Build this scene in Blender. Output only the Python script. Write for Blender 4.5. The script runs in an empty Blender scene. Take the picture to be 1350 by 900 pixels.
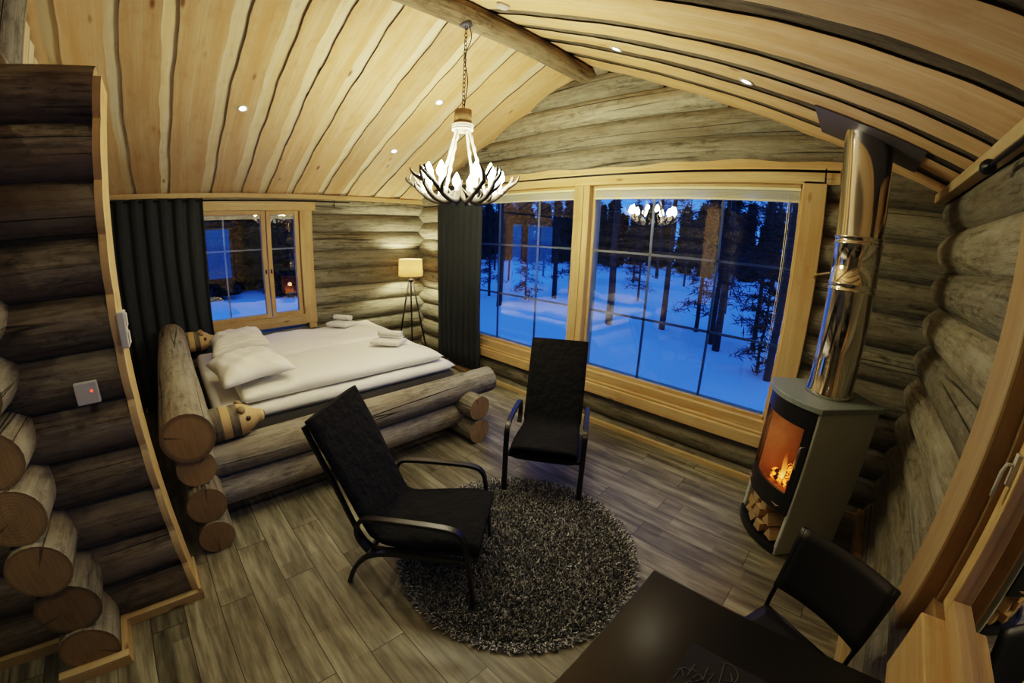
import bpy, math, random
from mathutils import Vector, Matrix
random.seed(7)
C = bpy.context.scene.collection
V = Vector
PI = math.pi
def lerp(a, b, t): return a + (b - a) * t

# ------------------------------------------------------------------ materials
class NT:
    def __init__(s, name):
        s.m = bpy.data.materials.new(name); s.m.use_nodes = True
        s.t = s.m.node_tree; s.t.nodes.clear()
        s.out = s.t.nodes.new('ShaderNodeOutputMaterial')
    def n(s, typ, **kw):
        nd = s.t.nodes.new('ShaderNode' + typ)
        for k, v in kw.items():
            if k.startswith('_'): setattr(nd, k[1:], v)
            else:
                key = k.replace('__', ' ')
                inp = nd.inputs[int(key[1:])] if key[0] == 'i' and key[1:].isdigit() else nd.inputs[key]
                if hasattr(v, 'is_linked') or isinstance(v, bpy.types.NodeSocket): s.t.links.new(v, inp)
                else: inp.default_value = v
        return nd
    def ramp(s, fac, stops, interp='LINEAR'):
        nd = s.t.nodes.new('ShaderNodeValToRGB'); s.t.links.new(fac, nd.inputs[0])
        cr = nd.color_ramp; cr.interpolation = interp
        while len(cr.elements) < len(stops): cr.elements.new(0.5)
        for e, (p, c) in zip(cr.elements, stops):
            e.position = p; e.color = (*c, 1) if len(c) == 3 else c
        return nd.outputs[0]
    def mix(s, f, a, b, blend='MIX'):
        nd = s.t.nodes.new('ShaderNodeMix'); nd.data_type = 'RGBA'; nd.blend_type = blend
        for v, i in ((f, 0), (a, 6), (b, 7)):
            if isinstance(v, bpy.types.NodeSocket): s.t.links.new(v, nd.inputs[i])
            else: nd.inputs[i].default_value = v if i == 0 else ((*v, 1) if len(v) == 3 else v)
        return nd.outputs[2]
    def math(s, op, a, b=None, c=None):
        nd = s.t.nodes.new('ShaderNodeMath'); nd.operation = op
        for i, v in enumerate((a, b, c)):
            if v is None: continue
            if isinstance(v, bpy.types.NodeSocket): s.t.links.new(v, nd.inputs[i])
            else: nd.inputs[i].default_value = v
        return nd.outputs[0]
    def done(s, shader): s.t.links.new(shader, s.out.inputs[0]); return s.m
    def uv(s, scale):
        tc = s.n('TexCoord'); mp = s.n('Mapping', Vector=tc.outputs['UV'], Scale=scale); return mp.outputs[0]
    def obj(s, scale=(1, 1, 1)):
        tc = s.n('TexCoord'); mp = s.n('Mapping', Vector=tc.outputs['Object'], Scale=scale); return mp.outputs[0]
    def rnd(s):
        return s.n('Attribute', _attribute_name='rnd').outputs['Fac']
    def noise(s, vec, scale=1, detail=4, rough=.6):
        return s.n('TexNoise', Vector=vec, Scale=scale, Detail=detail, Roughness=rough).outputs[0]
    def bump(s, h, strength=.3, dist=.01):
        return s.n('Bump', Strength=strength, Distance=dist, Height=h).outputs[0]
    def bsdf(s, color, rough=.7, normal=None, **kw):
        nd = s.n('BsdfPrincipled')
        for k, v in (('Base Color', color), ('Roughness', rough)):
            if isinstance(v, bpy.types.NodeSocket): s.t.links.new(v, nd.inputs[k])
            else: nd.inputs[k].default_value = (*v, 1) if isinstance(v, tuple) and len(v) == 3 else v
        if normal is not None: s.t.links.new(normal, nd.inputs['Normal'])
        for k, v in kw.items():
            k = k.replace('__', ' ')
            if isinstance(v, bpy.types.NodeSocket): s.t.links.new(v, nd.inputs[k])
            else: nd.inputs[k].default_value = (*v, 1) if isinstance(v, tuple) and len(v) == 3 else v
        return nd.outputs[0]

def mat_plain(name, col, rough=.6, metal=0., var=.12, scale=30, bump=.0, **kw):
    t = NT(name); o = t.obj()
    nz = t.noise(o, scale, 4)
    c = t.mix(nz, tuple(x * (1 - var) for x in col), tuple(min(1, x * (1 + var)) for x in col))
    nm = t.bump(nz, bump, .004) if bump else None
    return t.done(t.bsdf(c, rough, nm, Metallic=metal, **kw))

def mat_log(name, dark, mid, light, brown, gain=1.0, bump=.8):
    t = NT(name); r = t.rnd()
    fine = t.noise(t.uv((3.0, 34, 1)), 1, 6, .72)
    mid_n = t.noise(t.uv((1.1, 7, 1)), 1, 5, .6)
    big = t.noise(t.uv((.9, 2.4, 1)), 1, 4, .6)
    c = t.ramp(fine, [(.34, tuple(x * .55 for x in dark)), (.47, mid), (.66, light)])
    spot = t.noise(t.uv((9, 16, 1)), 1, 5, .7)
    c = t.mix(t.ramp(spot, [(.50, (0, 0, 0)), (.66, (.75, .75, .75))]), c, tuple(x * .55 for x in dark))
    c = t.mix(t.ramp(big, [(.42, (0, 0, 0)), (.68, (.75, .75, .75))]), c, brown)
    c = t.mix(t.ramp(mid_n, [(.45, (0, 0, 0)), (.62, (.55, .55, .55))]), c, light)
    # long drying cracks and knots
    cr = t.noise(t.uv((.16, 6, 1)), 1, 2, .4)
    crk = t.math('ABSOLUTE', t.math('SUBTRACT', cr, .5))
    gate = t.ramp(t.noise(t.uv((.35, 1.3, 1)), 1, 1), [(.52, (0, 0, 0)), (.58, (1, 1, 1))])
    crm = t.math('MULTIPLY', t.ramp(crk, [(0, (.9, .9, .9)), (.010, (0, 0, 0))]), gate)
    c = t.mix(crm, c, tuple(x * .25 for x in dark))
    vo = t.n('TexVoronoi', Vector=t.uv((1.6, 3.4, 1)), Scale=1.0, Randomness=1.0)
    kn = t.ramp(vo.outputs['Distance'], [(.03, (.7, .7, .7)), (.10, (0, 0, 0))])
    c = t.mix(kn, c, tuple(x * .5 for x in brown))
    val = t.math('MULTIPLY_ADD', r, .5, .72 * gain)
    hs = t.n('HueSaturation', Color=c, Value=val)
    h = t.math('SUBTRACT', t.math('ADD', t.math('ADD', fine, spot), t.math('MULTIPLY', mid_n, 1.2)), t.math('MULTIPLY', crm, 1.5))
    return t.done(t.bsdf(hs.outputs[0], .82, t.bump(h, bump, .012), Specular__IOR__Level=.25))

def mat_pine(name, a, b, knot=(.16, .07, .02), rough=.6, sc=1.0, grey=.0):
    t = NT(name); r = t.rnd()
    fine = t.ramp(t.noise(t.uv((1.6 * sc, 50 * sc, 1)), 1, 5, .68), [(.30, (0, 0, 0)), (.70, (1, 1, 1))])
    a = tuple(x * .86 for x in a)
    wide = t.noise(t.uv((.7 * sc, 9 * sc, 1)), 1, 3, .5)
    c = t.mix(fine, a, b)
    c = t.mix(t.ramp(wide, [(.35, (0, 0, 0)), (.68, (.75, .75, .75))]), c, tuple(x * y for x, y in zip(a, (.98, .80, .56))))
    vo = t.n('TexVoronoi', Vector=t.uv((2.0 * sc, 5.5 * sc, 1)), Scale=1.0, Randomness=1.0)
    gate = t.ramp(t.noise(t.uv((.8, 1.7, 1)), 1, 1), [(.40, (0, 0, 0)), (.46, (1, 1, 1))])
    mott = t.noise(t.uv((5 * sc, 9 * sc, 1)), 1, 4, .65)
    c = t.mix(t.ramp(mott, [(.52, (0, 0, 0)), (.68, (.35, .35, .35))]), c, tuple(x * y for x, y in zip(a, (.80, .60, .38))))
    kn = t.math('MULTIPLY', t.ramp(vo.outputs['Distance'], [(.05, (.9, .9, .9)), (.13, (0, 0, 0))]), gate)
    c = t.mix(kn, c, knot)
    val = t.math('MULTIPLY_ADD', r, .30, .84)
    hs = t.n('HueSaturation', Color=c, Value=val)
    return t.done(t.bsdf(hs.outputs[0], rough, t.bump(fine, .12, .004), Specular__IOR__Level=.3))

def mat_endgrain(name, a, b, ring=(.12, .06, .02), dark=1.0):
    t = NT(name); tc = t.n('TexCoord')
    nz = t.n('TexNoise', Vector=tc.outputs['UV'], Scale=9.0, Detail=3.0)
    ln = t.n('VectorMath', _operation='LENGTH', Vector=tc.outputs['UV']).outputs['Value']
    d = t.math('ADD', t.math('MULTIPLY', ln, 420), t.math('MULTIPLY', nz.outputs[0], 14))
    w = t.math('MULTIPLY_ADD', t.math('SINE', d), .13, nz.outputs[0])
    streak = t.noise(t.uv((60, 6, 1)), 1, 3)
    c = t.mix(w, a, b)
    c = t.mix(t.math('MULTIPLY', streak, .85), c, ring)
    c = t.mix(t.ramp(ln, [(.115, (0, 0, 0)), (.135, (.6, .6, .6))]), c, (.09, .06, .035))
    r = t.rnd()
    hs = t.n('HueSaturation', Color=c, Value=t.math('MULTIPLY_ADD', r, .4, .75 * dark))
    return t.done(t.bsdf(hs.outputs[0], .8, t.bump(t.math('ADD', w, streak), .25, .004)))

def mat_emit(name, col, strength):
    t = NT(name)
    return t.done(t.n('Emission', Color=(*col, 1), Strength=strength).outputs[0])

def mat_glass(name, tint=(1, 1, 1), ior=1.5, rough=0.0, boost=1.0):
    t = NT(name)
    fr = t.n('Fresnel', IOR=ior).outputs[0]
    f = t.math('MINIMUM', t.math('MULTIPLY', fr, boost), 1.0)
    tr = t.n('BsdfTransparent', Color=(*tint, 1)).outputs[0]
    gl = t.n('BsdfGlossy', Roughness=rough).outputs[0]
    mx = t.n('MixShader', i0=f, i1=tr, i2=gl)
    return t.done(mx.outputs[0])

M = {}
M['log'] = mat_log('weathered_log', (.10, .094, .065), (.21, .198, .140), (.34, .325, .24), (.19, .155, .09))
M['log_dark'] = mat_log('dark_log', (.068, .056, .037), (.145, .122, .083), (.25, .215, .15), (.155, .105, .056))
M['log_grey'] = mat_log('grey_bark_log', (.11, .10, .078), (.22, .20, .155), (.34, .315, .25), (.24, .19, .12))
M['beam'] = mat_log('ridge_log', (.05, .04, .024), (.16, .13, .075), (.28, .23, .14), (.12, .075, .035))
M['end'] = mat_endgrain('log_end', (.44, .315, .14), (.31, .21, .085), ring=(.17, .105, .04))
M['end_pale'] = mat_endgrain('log_end_pale', (.60, .44, .22), (.50, .34, .15))
M['ceil'] = mat_pine('ceiling_pine', (.63, .44, .225), (.71, .53, .30))
M['ceil_pale'] = mat_pine('ceiling_pine_pale', (.78, .68, .44), (.84, .74, .50))
M['bark'] = mat_log('bark_edge', (.04, .032, .02), (.11, .09, .058), (.20, .17, .115), (.09, .06, .03), bump=.8)
M['pine'] = mat_pine('frame_pine', (.56, .405, .19), (.64, .48, .245))
M['pine_brown'] = mat_pine('aged_pine', (.33, .235, .115), (.39, .285, .145))
M['pine_trim'] = mat_pine('trim_pine', (.50, .39, .20), (.58, .46, .245))

def mat_floor():
    t = NT('wood_look_floor')
    o = t.obj()
    br = t.n('TexBrick', Vector=o, Scale=1.0, Mortar__Size=.0025, Mortar__Smooth=.2, Bias=0.0, Brick__Width=1.2, Row__Height=.2,
             Color1=(0, 0, 0, 1), Color2=(1, 1, 1, 1), Mortar=(.5, .5, .5, 1))
    br.offset = .37; br.offset_frequency = 2; br.squash = 1
    rv = br.outputs['Color']
    # shift grain per plank
    sep = t.n('SeparateXYZ', Vector=o)
    rx = t.n('SeparateColor', Color=rv).outputs[0]
    cmb = t.n('CombineXYZ', X=t.math('ADD', sep.outputs[0], t.math('MULTIPLY', rx, 17.3)), Y=t.math('ADD', sep.outputs[1], t.math('MULTIPLY', rx, 5.1)), Z=0.0)
    g1 = t.noise(t.n('Mapping', Vector=cmb.outputs[0], Scale=(1.6, 14, 1)).outputs[0], 1, 6, .65)
    g2 = t.noise(t.n('Mapping', Vector=cmb.outputs[0], Scale=(3, 60, 1)).outputs[0], 1, 3, .6)
    b2 = t.n('TexBrick', Vector=o, Scale=1.0, Mortar__Size=0.0, Brick__Width=.62, Row__Height=.1, Color1=(0, 0, 0, 1), Color2=(1, 1, 1, 1), Mortar=(.5, .5, .5, 1)); b2.offset = .41
    r2 = t.n('SeparateColor', Color=b2.outputs['Color']).outputs[0]
    c = t.ramp(g1, [(.30, (.054, .048, .032)), (.47, (.165, .152, .105)), (.64, (.33, .315, .225))])
    c = t.mix(t.math('MULTIPLY', g2, .45), c, (.07, .057, .038))
    hs = t.n('HueSaturation', Color=c, Value=t.math('ADD', t.math('MULTIPLY', r2, .42), t.math('MULTIPLY_ADD', rx, .42, .58)))
    c = t.mix(br.outputs['Fac'], hs.outputs[0], (.035, .028, .02))
    h = t.math('SUBTRACT', g1, t.math('MULTIPLY', br.outputs['Fac'], 2))
    return t.done(t.bsdf(c, .42, t.bump(h, .18, .004), Specular__IOR__Level=.4))
M['floor'] = mat_floor()
def mat_cloth(name, col, wr=.35, scale=5, rough=.9, sheen=.2, stripes=0, spec=.3):
    t = NT(name); o = t.obj()
    n1 = t.noise(o, scale, 3, .5); n2 = t.noise(o, 400, 2)
    c = t.mix(n1, tuple(x * .93 for x in col), col)
    if stripes:
        w = t.n('TexWave', Vector=o, Scale=stripes, _bands_direction='X').outputs[1]
        c = t.mix(t.math('MULTIPLY', w, .55), c, tuple(x * .66 for x in col))
    h = t.math('ADD', t.math('MULTIPLY', n1, 2.5), t.math('MULTIPLY', n2, .12))
    return t.done(t.bsdf(c, rough, t.bump(h, wr, .02), Sheen__Weight=sheen, Specular__IOR__Level=spec))
M['white'] = mat_cloth('white_linen', (.88, .86, .77))
M['satin'] = mat_cloth('striped_satin', (.88, .86, .77), stripes=7)
M['towel'] = mat_cloth('towel_terry', (.78, .76, .68), .5, 60)
M['black_fab'] = mat_cloth('black_plush', (.009, .009, .0098), .6, 14, .95, .0, spec=.2)
M['bedbase'] = mat_cloth('dark_bed_base', (.035, .033, .032), .2, 8)
M['curtain'] = mat_cloth('charcoal_curtain', (.036, .041, .043), .15, 6, .9, .0, spec=.2)
M['black_wood'] = mat_plain('black_lacquer', (.010, .009, .009), .32)
M['table'] = mat_plain('black_brown_table', (.009, .009, .008), .24, var=.15, scale=14)
M['black_metal'] = mat_plain('black_metal', (.012, .012, .013), .4, .6)
M['chair_black'] = mat_plain('black_chair_shell', (.010, .010, .012), .5)
M['white_plastic'] = mat_plain('white_plastic', (.50, .48, .42), .4, var=.03)
M['stove_grey'] = mat_plain('stove_side_grey', (.42, .44, .41), .5, .0, scale=60)
M['stove_top'] = mat_plain('soapstone', (.20, .235, .225), .5, var=.18, scale=40)
M['stove_black'] = mat_plain('cast_iron', (.012, .012, .012), .45, .2)
M['firebrick'] = mat_plain('firebrick', (.27, .19, .12), .9, var=.3, scale=14)
M['steel'] = mat_plain('polished_steel', (.72, .68, .60), .09, 1.0, var=.02)
M['plate_grey'] = mat_plain('grey_sheet_metal', (.085, .08, .095), .5, .3)
M['antler'] = mat_plain('antler', (.05, .038, .024), .6, var=.45, scale=22, bump=.2)
M['antler_dark'] = mat_plain('antler_dark', (.022, .017, .011), .6, var=.4, scale=22, bump=.2)
M['rope'] = mat_plain('white_rope', (.72, .66, .52), .9, var=.2, scale=120, bump=.5)
M['brass'] = mat_plain('brass', (.5, .38, .16), .35, .9)
M['candle'] = mat_plain('candle_sleeve', (.75, .68, .5), .6)
M['bulb'] = mat_emit('bulb_glow', (.97, .88, .60), 250)
M['spot'] = mat_emit('downlight_glow', (1, .9, .72), 30)
M['lampbulb'] = mat_emit('lamp_bulb_glow', (.97, .88, .60), 1000)
M['red_led'] = mat_emit('red_led', (1, .05, .02), 3)
M['glass'] = mat_glass('window_glass', (.96, .97, 1.0), boost=5.0)
M['stove_glass'] = mat_glass('stove_glass', (.9, .8, .65), boost=.8)
M['blind'] = mat_plain('cream_blind', (.90, .86, .50), .5, var=.04)
M['muntin'] = mat_plain('white_muntin', (.26, .26, .17), .5, var=.05)
M['eye'] = mat_plain('bear_eye', (.06, .025, .015), .5)
M['fw_bark'] = mat_log('firewood_bark', (.10, .07, .04), (.30, .23, .15), (.5, .42, .3), (.25, .15, .07))
M['fw_cut'] = mat_pine('firewood_cut', (.62, .43, .20), (.72, .54, .29))
M['snow'] = (lambda t: t.done(t.bsdf(t.mix(t.noise(t.obj(), .6, 4), (.78, .80, .84), (.88, .89, .92)), .85, t.bump(t.noise(t.obj(), 1.1, 5), .5, .25))))(NT('snow'))
M['trunk'] = mat_plain('pine_trunk', (.045, .032, .024), .95, var=.5, scale=7)
M['needles'] = mat_plain('pine_needles', (.018, .026, .018), .95, var=.4, scale=5)
M['script'] = mat_plain('grey_script', (.07, .066, .055), .7)
M['mat_fabric'] = mat_plain('placemat_black', (.010, .010, .009), .75)

def mat_shade():
    t = NT('linen_shade'); o = t.obj((1, 1, .2)); n = t.noise(o, 160, 2)
    c = t.mix(n, (.72, .55, .33), (.80, .64, .42))
    d = t.n('BsdfDiffuse', Color=c).outputs[0]; tr = t.n('BsdfTranslucent', Color=c).outputs[0]
    return t.done(t.n('MixShader', i0=.55, i1=d, i2=tr).outputs[0])
M['shade'] = mat_shade()
def mat_rug():
    t = NT('shaggy_pile'); r = t.rnd()
    c = t.ramp(r, [(0, (.02, .02, .021)), (.25, (.07, .07, .071)), (.55, (.25, .252, .25)), (1, (.62, .63, .62))])
    return t.done(t.bsdf(c, .95))
M['rug'] = mat_rug()
def mat_flame():
    t = NT('flame'); tc = t.n('TexCoord'); z = t.n('SeparateXYZ', Vector=tc.outputs['UV']).outputs[1]
    c = t.ramp(z, [(0, (1, .62, .18)), (.35, (1, .30, .05)), (1, (.55, .08, .01))])
    s = t.ramp(z, [(0, (1, 1, 1)), (1, (.1, .1, .1))])
    em = t.n('Emission', Color=c, Strength=t.math('MULTIPLY', s, 2.2)).outputs[0]
    tp = t.n('BsdfTransparent').outputs[0]
    f = t.ramp(z, [(0, (.8, .8, .8)), (.6, (.55, .55, .55)), (1, (0, 0, 0))])
    return t.done(t.n('MixShader', i0=f, i1=tp, i2=em).outputs[0])
M['flame'] = mat_flame()
def mat_ember():
    t = NT('burning_log'); n = t.noise(t.obj(), 26, 4)
    b = t.bsdf((.02, .015, .012), .9); e = t.n('Emission', Color=(1, .22, .03, 1), Strength=3.5).outputs[0]
    return t.done(t.n('MixShader', i0=t.ramp(n, [(.46, (0, 0, 0)), (.6, (1, 1, 1))]), i1=b, i2=e).outputs[0])
M['ember'] = mat_ember()

# ------------------------------------------------------------------ mesh builder
class MB:
    def __init__(s): s.v = []; s.f = []; s.uv = []; s.r = []; s.mi = []; s.sm = []
    def face(s, pts, uvs=None, rnd=0., mi=0, sm=False):
        i0 = len(s.v); s.v += [tuple(p) for p in pts]
        s.f.append(tuple(range(i0, i0 + len(pts)))); s.uv.append(uvs or [(p[0], p[1]) for p in pts])
        s.r.append(rnd); s.mi.append(mi); s.sm.append(sm)
    def idx(s, ids, uvs, rnd=0., mi=0, sm=True):
        s.f.append(tuple(ids)); s.uv.append(uvs); s.r.append(rnd); s.mi.append(mi); s.sm.append(sm)
    def grid(s, fn, nu, nv, rnd=0., mi=0, closeu=False, flip=False, sm=True, uvs=(1, 1)):
        """fn(i,j) -> point, i over nu+1 (or nu when closed), j over nv+1"""
        i0 = len(s.v); mu = nu if closeu else nu + 1
        for j in range(nv + 1):
            for i in range(mu): s.v.append(tuple(fn(i, j)))
        for j in range(nv):
            for i in range(nu):
                a = i0 + j * mu + i; b = i0 + j * mu + (i + 1) % mu; c = i0 + (j + 1) * mu + (i + 1) % mu; d = i0 + (j + 1) * mu + i
                u = [(i / nu * uvs[0], j / nv * uvs[1]), ((i + 1) / nu * uvs[0], j / nv * uvs[1]), ((i + 1) / nu * uvs[0], (j + 1) / nv * uvs[1]), (i / nu * uvs[0], (j + 1) / nv * uvs[1])]
                ids = (a, b, c, d)
                if flip: ids = ids[::-1]; u = u[::-1]
                s.idx(ids, u, rnd, mi, sm)
    def box(s, lo, hi, rnd=None, mi=0, mtx=None):
        """board: uv runs along the longest axis"""
        rnd = random.random() if rnd is None else rnd
        lo = V(lo); hi = V(hi); d = hi - lo; L = max(range(3), key=lambda k: d[k])
        c = [V((x, y, z)) for z in (lo.z, hi.z) for y in (lo.y, hi.y) for x in (lo.x, hi.x)]
        off = (rnd * 37, rnd * 13)
        for q, ax in (((0, 2, 3, 1), 2), ((4, 5, 7, 6), 2), ((0, 1, 5, 4), 1), ((2, 6, 7, 3), 1), ((0, 4, 6, 2), 0), ((1, 3, 7, 5), 0)):
            pts = [c[k] for k in q]
            oth = [k for k in range(3) if k != ax]
            ua = L if L in oth else oth[0]; va = [k for k in oth if k != ua][0]
            uv = [(p[ua] + off[0], p[va] + off[1] + ax * .3) for p in pts]
            if mtx: pts = [mtx @ p for p in pts]
            s.face(pts, uv, rnd, mi)
    def log(s, p0, p1, r, r1=None, seg=16, step=.14, wob=.03, rnd=None, mi=0, cap=(1, 1), capmi=1, oval=1.0, flat=None, notch=None):
        rnd = random.random() if rnd is None else rnd; r1 = r if r1 is None else r1
        p0 = V(p0); p1 = V(p1); ax = p1 - p0; L = ax.length; ax.normalize()
        up = V((0, 0, 1)) if abs(ax.z) < .9 else V((1, 0, 0))
        sd = ax.cross(up).normalized(); up = sd.cross(ax)
        n = max(1, int(L / step)); ph = [random.uniform(0, 6.28) for _ in range(6)]
        i0 = len(s.v); off = (rnd * 37, rnd * 13)
        for j in range(n + 1):
            t = j / n; x = t * L
            for i in range(seg):
                a = 2 * PI * i / seg
                rr = lerp(r, r1, t) * (1 + wob * (math.sin(x * 2.1 + ph[0]) * .6 + math.sin(x * 5 + a + ph[1]) * .5 + math.sin(2 * a + ph[2] + x) * .5 + .3 * math.sin(3 * a + x * 3 + ph[3])))
                s.v.append(tuple(p0 + ax * x + sd * (rr * math.cos(a) * oval) + up * (rr * math.sin(a))))
        for j in range(n):
            for i in range(seg):
                k = (i + 1) % seg
                ids = (i0 + j * seg + i, i0 + j * seg + k, i0 + (j + 1) * seg + k, i0 + (j + 1) * seg + i)
                u0 = j / n * L + off[0]; u1 = (j + 1) / n * L + off[0]; v0 = i / seg * 2 * PI * r + off[1]; v1 = (i + 1) / seg * 2 * PI * r + off[1]
                s.idx(ids, [(u0, v0), (u0, v1), (u1, v1), (u1, v0)], rnd, mi, True)
        for e, j in ((0, 0), (1, n)):
            if not cap[e]: continue
            ring = [i0 + j * seg + i for i in range(seg)]
            uv = [(math.cos(2 * PI * i / seg) * r, math.sin(2 * PI * i / seg) * r) for i in range(seg)]
            # separate cap vertices so shading stays sharp; fan from a centre with a drying crack
            pts = [s.v[k] for k in ring]; c0 = sum((V(p) for p in pts), V()) / seg
            nrm = ax if e else -ax
            b0 = len(s.v); s.v += pts + [tuple(c0 + nrm * .002)]
            crack = random.randrange(seg)
            for i in range(seg):
                k = (i + 1) % seg
                t3 = (b0 + i, b0 + k, b0 + seg); u3 = [uv[i], uv[k], (0, 0)]
                if not e: t3 = t3[::-1]; u3 = u3[::-1]
                s.idx(t3, u3, rnd, capmi, False)
            # crack: thin dark wedge slightly proud of the cut
            if capmi and r > .06:
                a = 2 * PI * crack / seg; dirv = sd * math.cos(a) * oval + up * math.sin(a); tv = dirv.cross(nrm).normalized()
                q = [c0 + dirv * r * .96 + tv * .008 + nrm * .004, c0 + dirv * r * .96 - tv * .008 + nrm * .004, c0 + dirv * r * .15 + nrm * .005]
                if (q[1] - q[0]).cross(q[2] - q[0]).dot(nrm) < 0: q = [q[1], q[0], q[2]]
                s.face(q, [(.2, .2)] * 3, 0., capmi)
    def tube(s, pts, rad, seg=8, mi=0, rnd=0., caps=True, oval=1.0):
        pts = [V(p) for p in pts]; n = len(pts)
        rads = rad if isinstance(rad, (list, tuple)) else [rad] * n
        i0 = len(s.v); prev = None
        for j in range(n):
            t = (pts[min(j + 1, n - 1)] - pts[max(j - 1, 0)]).normalized()
            if prev is None: sd = t.orthogonal().normalized()
            else: sd = (prev - t * prev.dot(t)).normalized()
            prev = sd; up = t.cross(sd)
            for i in range(seg):
                a = 2 * PI * i / seg
                s.v.append(tuple(pts[j] + sd * (math.cos(a) * rads[j] * oval) + up * (math.sin(a) * rads[j])))
        for j in range(n - 1):
            for i in range(seg):
                k = (i + 1) % seg
                s.idx((i0 + j * seg + i, i0 + j * seg + k, i0 + (j + 1) * seg + k, i0 + (j + 1) * seg + i), [(j, i / seg), (j, (i + 1) / seg), (j + 1, (i + 1) / seg), (j + 1, i / seg)], rnd, mi)
        if caps:
            s.idx([i0 + i for i in range(seg)][::-1], [(0, 0)] * seg, rnd, mi, False)
            s.idx([i0 + (n - 1) * seg + i for i in range(seg)], [(0, 0)] * seg, rnd, mi, False)
    def lathe(s, prof, c=(0, 0, 0), seg=20, mi=0, axis='z', rnd=0., arc=None, sm=True):
        """prof: (r, h) list; mi may be a list per segment"""
        c = V(c); i0 = len(s.v)
        for r, h in prof:
            for i in range(seg):
                a = 2 * PI * i / seg; x, y = r * math.cos(a), r * math.sin(a)
                p = {'z': (x, y, h), 'y': (y, h, x), 'x': (h, x, y)}[axis]
                s.v.append(tuple(c + V(p)))
        for j in range(len(prof) - 1):
            m_ = mi[j] if isinstance(mi, (list, tuple)) else mi
            for i in range(seg):
                k = (i + 1) % seg
                s.idx((i0 + j * seg + i, i0 + j * seg + k, i0 + (j + 1) * seg + k, i0 + (j + 1) * seg + i),
                      [(i / seg, prof[j][1]), ((i + 1) / seg, prof[j][1]), ((i + 1) / seg, prof[j + 1][1]), (i / seg, prof[j + 1][1])], rnd, m_, sm)
    def prism(s, outline, z0, z1, mi=0, rnd=0., mtx=None):
        n = len(outline)
        lo = [V((x, y, z0)) for x, y in outline]; hi = [V((x, y, z1)) for x, y in outline]
        if mtx: lo = [mtx @ p for p in lo]; hi = [mtx @ p for p in hi]
        s.face(lo[::-1], None, rnd, mi); s.face(hi, None, rnd, mi)
        for i in range(n):
            k = (i + 1) % n; s.face([lo[i], lo[k], hi[k], hi[i]], [(0, 0), (.1, 0), (.1, .1), (0, .1)], rnd, mi)
    def bar(s, path, w, th, yc=0., mi=0):
        """flat bent lamination: path in (x, z), w along y, th in the plane of the path"""
        n = len(path); i0 = len(s.v)
        for j in range(n):
            a = V(path[max(j - 1, 0)]); b = V(path[min(j + 1, n - 1)]); t = (b - a).normalized(); nx, nz = -t[1], t[0]
            x, z = path[j]
            for (sy, sn) in ((-1, -1), (1, -1), (1, 1), (-1, 1)):
                s.v.append((x + nx * th / 2 * sn, yc + sy * w / 2, z + nz * th / 2 * sn))
        for j in range(n - 1):
            for i in range(4):
                k = (i + 1) % 4
                s.idx((i0 + j * 4 + i, i0 + j * 4 + k, i0 + (j + 1) * 4 + k, i0 + (j + 1) * 4 + i), [(0, 0), (1, 0), (1, 1), (0, 1)], 0, mi, False)
        s.idx([i0 + i for i in range(4)][::-1], [(0, 0)] * 4, 0, mi, False); s.idx([i0 + (n - 1) * 4 + i for i in range(4)], [(0, 0)] * 4, 0, mi, False)
    def mesh(s, name, mats):
        me = bpy.data.meshes.new(name); me.from_pydata(s.v, [], s.f)
        for m_ in (mats if isinstance(mats, (list, tuple)) else [mats]): me.materials.append(m_)
        uvl = me.uv_layers.new(name='UVMap').data
        flat = [c for f in s.uv for uv in f for c in uv]; uvl.foreach_set('uv', flat)
        at = me.attributes.new('rnd', 'FLOAT', 'FACE'); at.data.foreach_set('value', s.r)
        me.polygons.foreach_set('material_index', s.mi); me.polygons.foreach_set('use_smooth', s.sm)
        me.update(); return me
    def build(s, name, mats, parent=None, bevel=0., subsurf=0, solid=0., fixn=False):
        o = bpy.data.objects.new(name, s.mesh(name, mats)); C.objects.link(o)
        if parent is not None: o.parent = parent
        if fixn or bevel or subsurf:
            import bmesh
            bm = bmesh.new(); bm.from_mesh(o.data); bmesh.ops.remove_doubles(bm, verts=bm.verts, dist=.0003)
            bmesh.ops.recalc_face_normals(bm, faces=bm.faces); bm.to_mesh(o.data); bm.free()
        if solid: md = o.modifiers.new('solid', 'SOLIDIFY'); md.thickness = solid; md.offset = 0
        if bevel: md = o.modifiers.new('bevel', 'BEVEL'); md.width = bevel; md.segments = 2; md.limit_method = 'ANGLE'
        if subsurf: md = o.modifiers.new('sub', 'SUBSURF'); md.levels = subsurf; md.render_levels = subsurf
        return o

def spline(pts, n=6):
    pts = [V(p) for p in pts]; out = []
    for i in range(len(pts) - 1):
        p0 = pts[max(i - 1, 0)]; p1 = pts[i]; p2 = pts[i + 1]; p3 = pts[min(i + 2, len(pts) - 1)]
        for k in range(n):
            t = k / n
            out.append(.5 * ((2 * p1) + (p2 - p0) * t + (2 * p0 - 5 * p1 + 4 * p2 - p3) * t * t + (3 * p1 - p0 - 3 * p2 + p3) * t ** 3))
    out.append(pts[-1]); return out

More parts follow.
